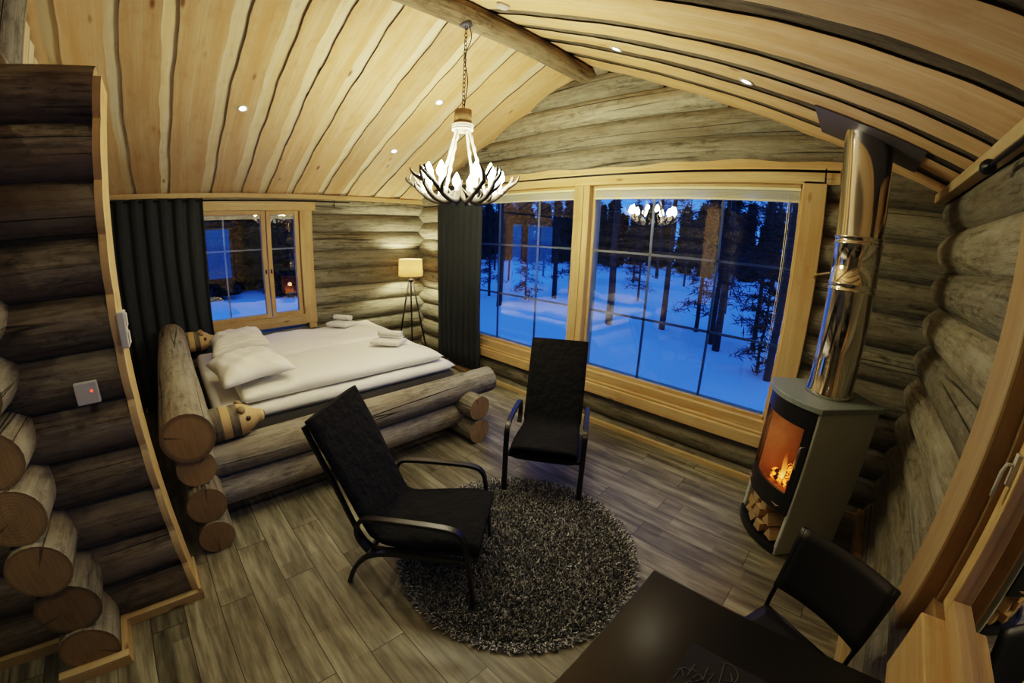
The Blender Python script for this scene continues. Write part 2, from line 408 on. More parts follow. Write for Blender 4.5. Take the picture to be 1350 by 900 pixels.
def tag(o, label=None, cat=None, group=None, kind=None):
    if label: o['label'] = label
    if cat: o['category'] = cat
    if group: o['group'] = group
    if kind: o['kind'] = kind
    return o
def empty(name, loc=(0, 0, 0), rz=0., label=None, cat=None, group=None, kind=None):
    o = bpy.data.objects.new(name, None); C.objects.link(o); o.location = loc; o.rotation_euler = (0, 0, rz); o.empty_display_size = .1
    return tag(o, label, cat, group, kind)
def struct(o, label=None): o['kind'] = 'structure'; return tag(o, label) if label else o
def copy_tree(o, parent=None):
    c = o.copy(); C.objects.link(c)
    if parent is not None: c.parent = parent
    for ch in list(o.children): copy_tree(ch, c)
    return c
def simple(lo, hi, name, mat, parent=None, bevel=0.):
    b = MB(); b.box(lo, hi); return b.build(name, mat, parent, bevel)

# ------------------------------------------------------------------ dimensions (metres); x along the gable wall, y depth (gable wall at y=0), z up
W, ZE, SL = 6.32, 2.542, .4212
XR = W / 2; ZR = ZE + SL * XR; YB = -6.6
XP, YP = 3.43, -3.92            # partition face and end

# ------------------------------------------------------------------ floor
b = MB(); b.face([(-.4, YB - .3, 0), (W + .4, YB - .3, 0), (W + .4, .3, 0), (-.4, .3, 0)]); struct(b.build('floor', M['floor']))

# ------------------------------------------------------------------ log walls
def wall_course(mb, axis, fixed, z, a, bb, r, holes, mi=0):
    """one log course; holes = (from, to, z0, z1)"""
    segs = [(a, bb)]
    for h0, h1, z0, z1 in holes:
        if z0 - .02 < z < z1 + .02:
            segs = [q for s0, s1 in segs for q in ((s0, min(s1, h0)), (max(s0, h1), s1)) if q[1] - q[0] > .06]
    rd = random.random()
    for s0, s1 in segs:
        p = lambda t: (fixed, t, z) if axis == 'y' else (t, fixed, z)
        mb.log(p(s0), p(s1), r * random.uniform(.98, 1.03), rnd=rd, mi=mi, capmi=1)
mb = MB()
for k in range(10): wall_course(mb, 'y', -.12, .09 + .26 * k, YB, .28, .15, [(-3.80, -1.97, .88, 2.38)])
struct(mb.build('wall_left', [M['log'], M['end']]))
mb = MB()
z = -.041
while z < 3.95:
    half = max(.05, (ZR + .12 - z) / SL) if z > ZE else 9
    a, bb = max(-.28, XR - half), min(W + .28, XR + half)
    wall_course(mb, 'x', .12, z, a, bb, .152, [(.88, 5.44, .40, 2.66)])
    z += .263
struct(mb.build('wall_back', [M['log'], M['end']]))
mb = MB()
for k in range(10): wall_course(mb, 'y', W + .12, .09 + .26 * k, YB, .28, .155, [(-3.95, -1.80, .72, 2.36)])
struct(mb.build('wall_right', [M['log'], M['end']]))
mb = MB()
z = -.041
while z < 3.95:
    half = max(.05, (ZR + .12 - z) / SL) if z > ZE else 9
    wall_course(mb, 'x', YB - .1, z, max(-.28, XR - half), min(W + .28, XR + half), .152, []); z += .263
struct(mb.build('wall_rear', [M['log'], M['end']]))
# partition running along y with its end at YP, crossing wall whose log ends stick out
mb = MB()
for k in range(11):
    mb.log((XP - .115, YB, .13 + .255 * k - .0), (XP - .115, YP, .13 + .255 * k), .14, rnd=None, wob=.02, capmi=1)
struct(mb.build('wall_partition', [M['log_dark'], M['end']]))
mb = MB()
for k in range(10):
    zc = .145 + .268 * k
    rr = random.uniform(.132, .142)
    yo = random.uniform(-.02, .02)
    mb.log((-.1, -4.49 + yo, zc), (XP + .26 + random.uniform(-.02, .03), -4.49 + yo, zc), rr, oval=1.12, seg=22, wob=.025)
struct(mb.build('wall_cross', [M['log_grey'], M['end']]))

# trims of the partition
def scribed(name, x0, zs, y0, y1, mat):
    """board on the partition end whose edge follows the bulge of the logs"""
    m_ = MB(); n = 90; zt = 2.74; pts = []
    for i in range(n + 1):
        zz = .05 + (zt - .05) * i / n
        d = (zz - .13) / .255; d = d - round(d)
        bul = math.sqrt(max(0, .14 ** 2 - (d * .255) ** 2)) - .115
        pts.append((XP - .0 + bul * .35 + .012, zz))
    L = [(x0, pts[0][1])] + pts + [(x0, zt)]
    def f(y): return [V((x, y, z)) for x, z in L]
    A, B = f(y0), f(y1)
    m_.face(A, [(p.z, p.x) for p in A], .5); m_.face(B[::-1], [(p.z, p.x) for p in B[::-1]], .5)
    for i in range(len(L)):
        k = (i + 1) % len(L); m_.face([A[k], A[i], B[i], B[k]], [(A[k].z, 0), (A[i].z, 0), (A[i].z, .03), (A[k].z, .03)], .5)
    return struct(m_.build(name, mat))
scribed('trim_1', XP - .25, None, YP, YP + .035, M['pine'])
mb = MB(); mb.box((XP - .27, YP + .034, 0), (XP + .045, YP + .05, .085)); mb.box((XP, -4.34, 0), (XP + .045, YP + .05, .06)); struct(mb.build('baseboard_partition', M['pine_trim'], None, .004))
mb = MB(); mb.box((XP + .27, -4.68, 0), (XP + .315, -4.31, .065)); mb.box((XP - .01, -4.345, 0), (XP + .27, -4.31, .065)); mb.box((XP, YB, 0), (XP + .045, -4.66, .06)); struct(mb.build('baseboard_cross', M['pine_trim']))
# gable / side baseboards
mb = MB(); mb.box((0, -.075, 0), (W, -.035, .055)); struct(mb.build('baseboard_back', M['pine_trim'], None, .005))
mb = MB(); mb.box((W - .085, -.62, 0), (W - .03, -.03, .10)); mb.box((W - .085, YB, 0), (W - .03, -.66, .10)); struct(mb.build('baseboard_right', M['pine_trim'], None, .005))
mb = MB(); mb.box((.035, YB, 0), (.075, 0, .055)); struct(mb.build('baseboard_left', M['pine_trim'], None, .005))

# loft above the crossing wall
mb = MB()
for k in range(17):
    x0 = .05 + k * .152
    zt = ZE + SL * x0 + .0
    mb.box((x0, -4.52, 2.66), (x0 + .138, -4.50, zt))
    mb.box((x0 - .03, -4.54, 2.66), (x0 + .03, -4.52, zt - .02), None, 1)
struct(mb.build('wall_loft', [M['ceil_pale'], M['bark']]))
mb = MB(); mb.log((.0, -4.50, 2.80), (XP + .02, -4.42, 2.84), .10); struct(mb.build('trim_2', [M['log_grey'], M['end']]))
mb = MB(); mb.log((2.78, -4.50, 2.70), (2.78, -4.50, 3.66), .12); struct(mb.build('trim_5', [M['log_grey'], M['end']]))

# ------------------------------------------------------------------ ceiling: board over board with waney bark edges
nrm = math.hypot(1, SL); ca, sa = 1 / nrm, SL / nrm
def slope_pt(side, s, y, off):
    """s from the eave (plan x), off above the underside"""
    x = s * ca - off * sa; z = ZE + s * sa + off * ca
    return V((x, y, z)) if side < 0 else V((W - x, y, z))
LEN = XR / ca
mb = MB()
def ceil_side(side, edges, gap, TH, upper):
    for g0, g1 in zip(edges[:-1], edges[1:]):
        y0, y1 = g0, g1 - gap * random.uniform(.85, 1.2)
        n = 34; rd = random.random(); ph = [random.uniform(0, 6.28) for _ in range(6)]
        def edge(s, w): return (.005 if side < 0 else .009) * math.sin(s * 2.3 + ph[w]) + .006 * math.sin(s * 7 + ph[w + 1]) + .004 * math.sin(s * 17 + ph[w + 2])
        S = [(-.12) + (LEN + .12) * i / n for i in range(n + 1)]
        for i in range(n):
            a, c = S[i], S[i + 1]
            q = []
            for s in (a, c):
                e0, e1 = y0 + edge(s, 0), y1 + edge(s, 3)
                q.append([slope_pt(side, s, e0, 0), slope_pt(side, s, e1, 0), slope_pt(side, s, e1 - .010, TH), slope_pt(side, s, e0 + .010, TH), e0, e1])
            A, B = q
            fl = side > 0
            def ff(pts, uv, mi):
                if fl: pts = pts[::-1]; uv = uv[::-1]
                mb.face(pts, uv, rd, mi)
            o1 = rd * 37
            ff([A[0], A[1], B[1], B[0]][::-1], [(a + o1, A[4]), (a + o1, A[5]), (c + o1, B[5]), (c + o1, B[4])][::-1], 0)
            ff([A[1], A[2], B[2], B[1]][::-1], [(a + o1, 0), (a + o1, .03), (c + o1, .03), (c + o1, 0)][::-1], 1)
            ff([A[0], B[0], B[3], A[3]][::-1], [(a + o1, 0), (c + o1, 0), (c + o1, .03), (a + o1, .03)][::-1], 1)
    ed = [YB - .3] + [e + .12 for e in edges] + [.35]
    for g0, g1 in zip(ed[:-1], ed[1:]):                # upper layer
        rd = random.random(); o1 = rd * 37
        pts = [slope_pt(side, -.15, g0, TH), slope_pt(side, LEN, g0, TH), slope_pt(side, LEN, g1, TH), slope_pt(side, -.15, g1, TH)]
        uv = [(o1, g0), (LEN + o1, g0), (LEN + o1, g1), (o1, g1)]
        mb.face(pts, uv, rd, upper)
        pts = [slope_pt(side, -.15, g0, .10), slope_pt(side, LEN + .05, g0, .10), slope_pt(side, LEN + .05, g1, .10), slope_pt(side, -.15, g1, .10)]
        mb.face(pts, uv, rd, 2)
eL = [-6.55, -6.1, -5.65, -5.2, -4.75, -4.33, -3.93, -3.54, -3.07, -2.70, -2.40, -2.06, -1.65, -1.30, -.86, -.44, .12]
eR = [-6.6, -6.1, -5.6, -5.1, -4.65, -4.2, -3.72, -3.28, -2.82, -2.36, -1.86, -1.38, -1.06, -.72, -.34, .12]
ceil_side(-1, eL, .110, .022, 2); ceil_side(1, eR, .115, .014, 1)
struct(mb.build('ceiling', [M['ceil'], M['bark'], M['ceil_pale']]))
mb = MB(); mb.log((XR - .07, YB, ZR - .085), (XR - .04, .12, ZR - .085), .105, wob=.07, seg=18, step=.08); tag(struct(mb.build('ridge_beam', [M['beam'], M['end']])), 'round grey log beam running under the roof ridge', None)
# eave boards
mb = MB(); mb.box((.0, YB, ZE - .045), (.075, .02, ZE + .012)); struct(mb.build('trim_3', M['pine_trim'], None, .004))
mb = MB(); mb.box((W - .10, YB, ZE - .04), (W - .03, -.01, ZE + .02)); struct(mb.build('trim_4', M['pine_trim'], None, .004))

# ------------------------------------------------------------------ windows
def window_root(n): return empty('window_%d' % n, kind='structure')
def gwindow(n, x0, x1, z0, z1, mx, mz):
    """a fixed pane of the gable wall"""
    r = window_root(n)
    b = MB()
    b.box((x0 - .03, .02, z0 - .03), (x0 + .02, .14, z1 + .03)); b.box((x1 - .02, .02, z0 - .03), (x1 + .03, .14, z1 + .03))
    b.box((x0, .02, z1 - .02), (x1, .14, z1 + .03)); b.box((x0, .02, z0 - .03), (x1, .14, z0 + .02))
    b.build('sash', M['pine'], r, .004)
    g = MB(); g.face([(x0, .05, z0), (x1, .05, z0), (x1, .05, z1), (x0, .05, z1)]); g.build('pane', M['glass'], r)
    for xx in mx: simple((xx - .011, .066, z0), (xx + .011, .082, z1), 'muntin', M['muntin'], r)
    for zz in mz: simple((x0, .066, zz - .011), (x1, .082, zz + .011), 'muntin', M['muntin'], r)
    return r
w2 = gwindow(2, 1.08, 3.06, .60, 2.555, (1.14, 1.80, 2.48), (1.25, 1.90))
w3 = gwindow(3, 3.28, 5.275, .60, 2.555, (3.95, 4.62), (1.25, 1.90))
# surrounding frame of both panes
b = MB(); b.box((.86, -.06, .35), (1.06, .14, 2.68)); b.build('casing', M['pine'], w2, .006)
b = MB(); b.box((3.07, -.05, .47), (3.19, .14, 2.58)); b.box((3.195, -.05, .47), (3.27, .14, 2.58)); b.build('mullion', M['pine'], w2, .006)
b = MB(); b.box((5.285, -.06, .47), (5.465, .14, 2.60)); b.build('casing', M['pine'], w3, .006)
b = MB(); b.box((.88, -.10, .365), (5.465, -.03, .475)); b.box((.88, -.07, .475), (5.465, .03, .50)); b.box((.88, -.03, .50), (5.465, .10, .585)); b.build('sill', M['pine'], w3, .006)
b = MB(); b.box((.86, -.06, 2.575), (5.56, .10, 2.70)); b.build('head_board', M['pine'], w3, .006)
# scribed board above the head
b = MB(); n = 60
top = lambda x: 2.755 + .012 * math.sin(x * 3.1) + .008 * math.sin(x * 9.3 + 1)
for i in range(n):
    xa, xb = .86 + 4.78 * i / n, .86 + 4.78 * (i + 1) / n
    b.face([(xa, -.045, 2.68), (xb, -.045, 2.68), (xb, -.045, top(xb)), (xa, -.045, top(xa))], [(xa, 2.68), (xb, 2.68), (xb, top(xb)), (xa, top(xa))], .3)
    b.face([(xa, -.045, top(xa)), (xb, -.045, top(xb)), (xb, .02, top(xb)), (xa, .02, top(xa))], [(xa, 0), (xb, 0), (xb, .06), (xa, .06)], .3)
b.build('scribed_board', M['pine'], w3)
# raised blinds
def blind(x0, x1, label, cord):
    r = empty('venetian_blind', ((x0 + x1) / 2, 0, 2.55), label=label, cat='blind', group='raised blinds')
    hx = (x1 - x0) / 2
    simple((-hx, .015, -.022), (hx, .04, .0), 'headrail', M['blind'], r, .002)
    b = MB()
    for k in range(9): b.box((-hx + .005, .012, -.098 + k * .0082), (hx - .005, .043, -.0945 + k * .0082))
    b.build('slat', M['blind'], r)['kind'] = 'stuff'
    simple((-hx, .012, -.112), (hx, .043, -.10), 'bottom_rail', M['blind'], r, .002)
    if cord:
        b = MB(); b.tube([(hx - .09, .005, -.05), (hx - .09, .004, -.7), (hx - .095, .004, -1.45)], .0028, 6); b.tube([(hx - .075, .005, -.05), (hx - .078, .004, -1.2)], .0022, 6)
        b.build('cord', M['blind'], r)
blind(1.09, 3.05, 'raised cream slatted blind at the top of the left picture window, next to the curtain', False)
blind(3.29, 5.265, 'raised cream slatted blind at the top of the right picture window, with hanging cord', True)

# left window behind the bed
w1 = window_root(1)
b = MB()
b.box((-.02, -1.98, .80), (.055, -1.81, 2.36)); b.prism([(-.02, -1.93), (.055, -1.93), (.055, -1.82), (-.02, -1.82)], .72, .80)
b.box((-.02, -3.97, .80), (.045, -3.80, 2.36)); b.build('casing', M['pine'], w1, .006)
b = MB(); b.box((-.02, -4.0, 2.34), (.06, -1.76, 2.46)); b.build('head_board', M['pine'], w1, .006)
b = MB(); b.box((-.02, -3.82, .79), (.055, -1.96, .93)); b.build('sill', M['pine'], w1, .006)
def lsash(y0, y1, mun):
    b = MB(); x0, x1 = -.06, .01; w = .055
    b.box((x0, y0, .93), (x1, y0 + w, 2.34)); b.box((x0, y1 - w, .93), (x1, y1, 2.34)); b.box((x0, y0 + w, .93), (x1, y1 - w, .985)); b.box((x0, y0 + w, 2.285), (x1, y1 - w, 2.34))
    s = b.build('sash', M['pine'], w1, .004)
    g = MB(); g.face([(-.03, y0 + w, .98), (-.03, y1 - w, .98), (-.03, y1 - w, 2.29), (-.03, y0 + w, 2.29)]); g.build('pane', M['glass'], s)
    for yy in mun: simple((-.058, yy - .010, .98), (-.046, yy + .010, 2.29), 'muntin', M['muntin'], s)
    simple((-.058, y0 + w, 1.83), (-.046, y1 - w, 1.85), 'muntin', M['muntin'], s)
    return s
s = lsash(-3.79, -2.43, (-2.95,)); simple((.01, -2.465, 1.52), (.018, -2.445, 1.575), 'latch', M['black_metal'], s)
s = lsash(-2.415, -1.985, ()); simple((.01, -2.395, 1.52), (.018, -2.375, 1.575), 'latch', M['black_metal'], s)
b = MB()
for k in range(6): b.box((-.025, -3.7, 2.235 + k * .008), (-.005, -2.49, 2.238 + k * .008))
for k in range(6): b.box((-.025, -2.355, 2.235 + k * .008), (-.005, -2.045, 2.238 + k * .008))
tag(b.build('pleated_blind', M['blind']), 'narrow raised blind at the top of the small window behind the bed', 'blind')

# right window beside the camera
w4 = window_root(4)
b = MB(); b.box((W - .045, -1.975, .66), (W + .06, -1.745, 2.40)); b.build('casing', M['pine_brown'], w4, .012)
b = MB(); b.box((W - .045, -4.15, .66), (W + .06, -3.90, 2.40)); b.build('casing', M['pine_brown'], w4, .012)
b = MB(); b.box((W + .03, -1.99, .82), (W + .20, -1.955, 2.36)); b.box((W + .03, -3.93, 2.32), (W + .2, -1.955, 2.36)); b.box((W + .02, -2.10, .58), (W + .21, -1.93, .872)); b.build('reveal', M['pine_brown'], w4, .004)
b = MB(); b.box((W - .045, -4.15, 2.34), (W + .06, -1.74, 2.50)); b.build('head_board', M['pine_brown'], w4, .008)
b = MB(); b.box((W - .035, -4.0, .58), (W + .02, -2.09, .84)); b.box((W - .035, -4.0, .84), (W + .20, -2.09, .875)); b.build('sill', M['pine'], w4, .008)
b = MB(); b.box((W + .055, -2.055, .875), (W + .12, -1.985, 2.32)); b.box((W + .055, -3.92, .875), (W + .12, -2.055, .945)); b.box((W + .055, -3.92, 2.25), (W + .12, -2.055, 2.32)); b.box((W + .055, -3.92, .945), (W + .12, -3.84, 2.25))
b.box((W + .04, -2.79, .945), (W + .12, -2.66, 2.25)); sh = b.build('sash', M['pine'], w4, .005)
b = MB(); b.face([(W + .09, -3.9, .94), (W + .09, -2.05, .94), (W + .09, -2.05, 2.26), (W + .09, -3.9, 2.26)]); b.build('pane', M['glass'], sh)
b = MB(); b.box((W + .04, -2.035, 1.40), (W + .055, -2.010, 1.51)); b.tube([(W + .045, -2.022, 1.47), (W + .02, -2.025, 1.47), (W + .012, -2.025, 1.44), (W + .012, -2.025, 1.35)], .007, 8); b.build('handle', M['white_plastic'], sh)

# ------------------------------------------------------------------ curtain rods and curtains
def rod(p0, p1, label, brackets, finial=None):
    r = empty('curtain_rod', p0, label=label, cat='curtain rod'); p0 = V(p0); d = V(p1) - p0
    b = MB(); b.tube([(0, 0, 0), d], .010, 10); b.build('pole', M['black_metal'], r)
    for t, off in brackets:
        b = MB(); q = d * t; b.tube([q + V((0, 0, -.012)), q + V((0, 0, -.05)), q + V(off) + V((0, 0, -.05))], .006, 8); b.tube([q + V((0, 0, .02)), q + V((0, 0, -.09))], .006, 8); b.build('bracket', M['black_metal'], r)
    if finial is not None:
        b = MB(); q = d * finial; u = d.normalized() * (1 if finial > .5 else -1)
        b.tube([q, q + u * .02, q + u * .03, q + u * .06, q + u * .07], [.012, .016, .03, .032, .02], 12); b.build('finial', M['black_metal'], r)
rod((.106, -4.3, 2.463), (.106, -1.28, 2.463), 'black curtain rod above the small window behind the bed', [(.925, (-.06, 0, 0))])
rod((.55, -.095, 2.668), (5.55, -.095, 2.668), 'long black curtain rod across the top of the picture windows', [(.02, (0, .06, 0)), (.98, (0, .06, 0))])
rod((W - .13, -4.2, 2.455), (W - .13, -1.58, 2.455), 'black curtain rod with round finial on the right wall', [(.5, (.1, 0, 0))], 1.0)
def curtain(axis, a, bb, fixed, z0, z1, folds, amp, label):
    b = MB(); n = folds * 12; m_ = 14
    def f(i, j):
        t = i / n; v = j / m_; u = lerp(a, bb, t)
        u += .02 * math.sin(v * 5 + t * 9) * (1 - v)
        d = amp * (math.sin(t * folds * 2 * PI) + .25 * math.sin(t * folds * 4 * PI + 1 + v)) * (1 + .15 * math.sin(t * 20))
        z = lerp(z0, z1, v)
        return (fixed + d, u, z) if axis == 'y' else (u, fixed + d, z)
    b.grid(f, n, m_)
    return tag(b.build('curtain', M['curtain'], solid=.004), label, 'curtain')
curtain('y', -4.3, -3.19, .106, .02, 2.49, 7, .030, 'charcoal curtain hanging over the left half of the small window behind the bed')
curtain('x', .66, 1.675, -.14, .14, 2.70, 8, .035, 'charcoal curtain in the corner at the left end of the picture windows')

# ------------------------------------------------------------------ bed
bed = empty('log_bed', (0, 0, 0), label='double bed built of round grey logs with two carved bear heads', cat='bed')
BL = [M['log_grey'], M['end_pale']]; BE = [M['log_grey'], M['end']]
def blog(name, p0, p1, r, mats=BL, r1=None):
    b = MB(); b.log(p0, p1, r, r1, seg=22, step=.1, wob=.02); return b.build(name, mats, bed)
blog('headboard_log', (.32, -3.70, .93), (3.06, -3.69, .845), .15, BE, .168)
for zz, x1, rr in ((.118, 3.10, .118), (.362, 3.08, .128), (.61, 3.02, .125)): blog('head_log', (.20, -3.69, zz), (x1, -3.69, zz), rr, BE)
for zz, rr in ((.125, .122), (.375, .12)): blog('foot_log', (.20, -1.30, zz), (3.03, -1.30, zz), rr)
blog('side_log', (2.73, -3.80, .245), (2.73, -1.12, .25), .122); blog('side_log', (2.73, -3.80, .492), (2.73, -.93, .51), .128, BL, .136)
blog('side_log', (.27, -3.80, .245), (.27, -1.12, .25), .115); blog('side_log', (.27, -3.80, .492), (.27, -1.0, .51), .118)
def bear(x, z, y0, sc):
    """short log whose tip is carved as a bear's head looking towards the foot of the bed"""
    b = MB()
    pr = [(.0, 0), (.118, .0), (.12, .10), (.121, .16), (.121, .20), (.12, .215), (.118, .26), (.118, .275), (.119, .34), (.118, .352), (.112, .39), (.10, .43), (.078, .475), (.054, .515), (.047, .545), (.045, .565), (.032, .582), (.0, .586)]
    mi = [1, 0, 0, 0, 1, 1, 1, 0, 0, 1, 1, 1, 1, 1, 1, 1, 1]
    b.lathe([(r * sc, h * sc * .80) for r, h in pr], seg=24, axis='y', mi=mi, rnd=.4)
    h = b.build('bear_head', [M['log_dark'], M['pine']], bed); h.location = (x, y0, z)
    for sx in (-1, 1):
        b = MB(); b.lathe([(0, 0), (.032 * sc, .004), (.03 * sc, .02), (.016 * sc, .032), (0, .034)], (0, 0, 0), 14, axis='z'); e = b.build('ear', M['pine_brown'], h); e.location = (sx * .062 * sc, 0.300 * sc, .088 * sc); e.rotation_euler = (-.5, sx * .6, 0)
        b = MB(); b.lathe([(0, 0), (.021 * sc, .002), (.019 * sc, .009), (.0, .013)], (0, 0, 0), 14, axis='x'); e = b.build('eye', M['eye'], h); e.location = (sx * .090 * sc, 0.340 * sc, .032 * sc); e.rotation_euler = (0, 0, sx * .5 + (PI if sx < 0 else 0))
    b = MB(); b.lathe([(0, 0), (.02 * sc, .004), (.016 * sc, .014), (0, .017)], (0, 0, 0), 12, axis='y'); e = b.build('nose', M['pine_brown'], h); e.location = (0, 0.460 * sc, .014 * sc)
    return h
bear(2.70, .735, -3.62, 1.0); bear(.34, .835, -3.68, 1.0)
def rbox(b, lo, hi, sub=6, rnd=.05):
    pass
def soft_box(name, lo, hi, mat, puff=.03, wr=.012, nx=28, ny=32, parent=None, seed=0, edge=.06, droop=0.0):
    """padded slab: rounded edges, soft wrinkled top"""
    rg = random.Random(seed); ph = [rg.uniform(0, 6.28) for _ in range(8)]
    lo = V(lo); hi = V(hi); c = (lo + hi) / 2; h = (hi - lo) / 2
    b = MB()
    def pos(u, v, top):
        x = h.x * u; y = h.y * v
        eu = max(0, (abs(u) - (1 - edge / h.x)) * h.x / edge); ev = max(0, (abs(v) - (1 - edge / h.y)) * h.y / edge)
        fall = 1 - (1 - math.sqrt(max(0, 1 - min(1, eu) ** 2))) - (1 - math.sqrt(max(0, 1 - min(1, ev) ** 2)))
        fall = max(0, fall)
        w = wr * (math.sin(y * 7 + x * 3 + ph[0]) + .6 * math.sin(x * 11 - y * 4 + ph[1]) + .5 * math.sin(y * 19 + x * 7 + ph[2]))
        z = h.z * fall * (1 if top else -1)
        if top: z += (puff * (1 - u * u) * (1 - v * v) + w) * fall
        z -= droop * max(0, abs(u) - .8) * 5
        return c + V((x, y, z))
    def us(i, n):
        t = i / n; return -math.cos(PI * t) * .35 + (2 * t - 1) * .65
    b.grid(lambda i, j: pos(us(i, nx), us(j, ny), True), nx, ny)
    b.grid(lambda i, j: pos(us(i, nx), us(j, ny), False), nx, ny, flip=True)
    return b.build(name, mat, parent, fixn=True)
soft_box('bed_base', (.42, -3.49, .30), (2.54, -1.17, .60), M['bedbase'], 0, .0, edge=.02, parent=bed)
tag(soft_box('mattress', (.44, -3.48, .603), (2.50, -1.19, .708), M['white'], .0, .004, edge=.04, seed=3), 'white sheeted mattress lying in the log bed frame', 'mattress')
tag(soft_box('duvet', (.44, -3.17, .722), (1.468, -1.20, .81), M['white'], .025, .008, seed=5, edge=.06), 'white duvet on the side of the bed nearest the window', 'duvet', 'white duvets')
tag(soft_box('duvet', (1.472, -3.26, .722), (2.44, -1.30, .815), M['white'], .025, .009, seed=9, edge=.06), 'white duvet on the side of the bed nearest the armchairs', 'duvet', 'white duvets')
def pillow(name, cx, cy, cz, sx, sy, t, rz, tilt, mat, seed, label):
    rg = random.Random(seed); ph = [rg.uniform(0, 6.28) for _ in range(6)]
    b = MB(); n = 22
    def pos(u, v, top):
        pin = 1 - .10 * (1 - abs(v)) * (u * u) - 0; piv = 1 - .10 * (1 - abs(u)) * (v * v)
        x = u * sx / 2 * pin; y = v * sy / 2 * piv
        hh = t * (max(0, (1 - u ** 4)) ** .6) * (max(0, (1 - v ** 4)) ** .6)
        z = hh * (.85 if top else -.12)
        if top: z += .010 * hh / t * (math.sin(7 * u + 4 * v + ph[0]) + math.sin(13 * v - 5 * u + ph[1]) * .7)
        return V((x, y, z))
    b.grid(lambda i, j: pos(2 * i / n - 1, 2 * j / n - 1, True), n, n); b.grid(lambda i, j: pos(2 * i / n - 1, 2 * j / n - 1, False), n, n, flip=True)
    o = b.build(name, mat, None, fixn=True); o.location = (cx, cy, cz); o.rotation_euler = (tilt, 0, rz); return tag(o, label, 'pillow', 'bed pillows')
pillow('pillow', 1.97, -3.10, .892, .80, .62, .14, .08, .06, M['white'], 2, 'plain white pillow at the near head end of the bed, by the front bear head')
pillow('pillow', 1.04, -3.04, .895, .80, .60, .15, -.06, .07, M['satin'], 4, 'striped white pillow at the far head end of the bed, by the rear bear head')
# towels: folded bath towel with a rolled hand towel on top
def towelset(cx, cy, z, rz, which):
    o = soft_box('folded_towel', (-.17, -.12, 0), (.17, .12, .045), M['towel'], .008, .003, 14, 12, seed=int(cx * 10), edge=.022); o.location = (cx, cy, z); o.rotation_euler = (0, 0, rz)
    tag(o, 'folded white bath towel lying on the duvet ' + which, 'towel', 'folded bath towels')
    b = MB(); pts = []
    for k in range(40):
        a = k / 39 * 4.2 * PI; r = .008 + .030 * k / 39; pts.append((r * math.cos(a), r * math.sin(a)))
    b.grid(lambda i, j: (-.13 + .26 * j / 6, pts[i][0], pts[i][1] + .038), 39, 6); o2 = b.build('rolled_towel', M['towel'], solid=.007)
    o2.location = (cx - .03 * math.cos(rz), cy + .03, z + .062); o2.rotation_euler = (0, 0, rz + .06)
    tag(o2, 'rolled white hand towel on the folded bath towel ' + which, 'towel', 'rolled hand towels')
towelset(1.93, -1.66, .858, .62, 'nearest the armchairs'); towelset(.74, -1.72, .852, .50, 'nearest the wall')

# ------------------------------------------------------------------ floor lamp
L = empty('floor_lamp', (.37, -.43, 0), label='tripod floor lamp with black legs and glowing beige drum shade in the corner', cat='lamp')
for k in range(3):
    a = k * 2 * PI / 3 + .5; b = MB(); b.tube([(.30 * math.cos(a), .30 * math.sin(a), 0), (.03 * math.cos(a), .03 * math.sin(a), 1.33)], .013, 8); b.build('leg', M['black_wood'], L)
b = MB(); b.lathe([(0, 1.30), (.045, 1.30), (.045, 1.335), (.012, 1.34), (.012, 1.42), (.02, 1.425), (.02, 1.47), (0, 1.47)]); b.build('hub', M['black_metal'], L)
b = MB(); b.lathe([(.185, 1.385), (.175, 1.64)], seg=40); sh = b.build('lamp_shade', M['shade'], L, solid=.003)
b = MB(); b.lathe([(0, 1.47), (.018, 1.475), (.032, 1.50), (.032, 1.53), (.02, 1.555), (0, 1.56)], seg=14); b.build('bulb', M['lampbulb'], L)

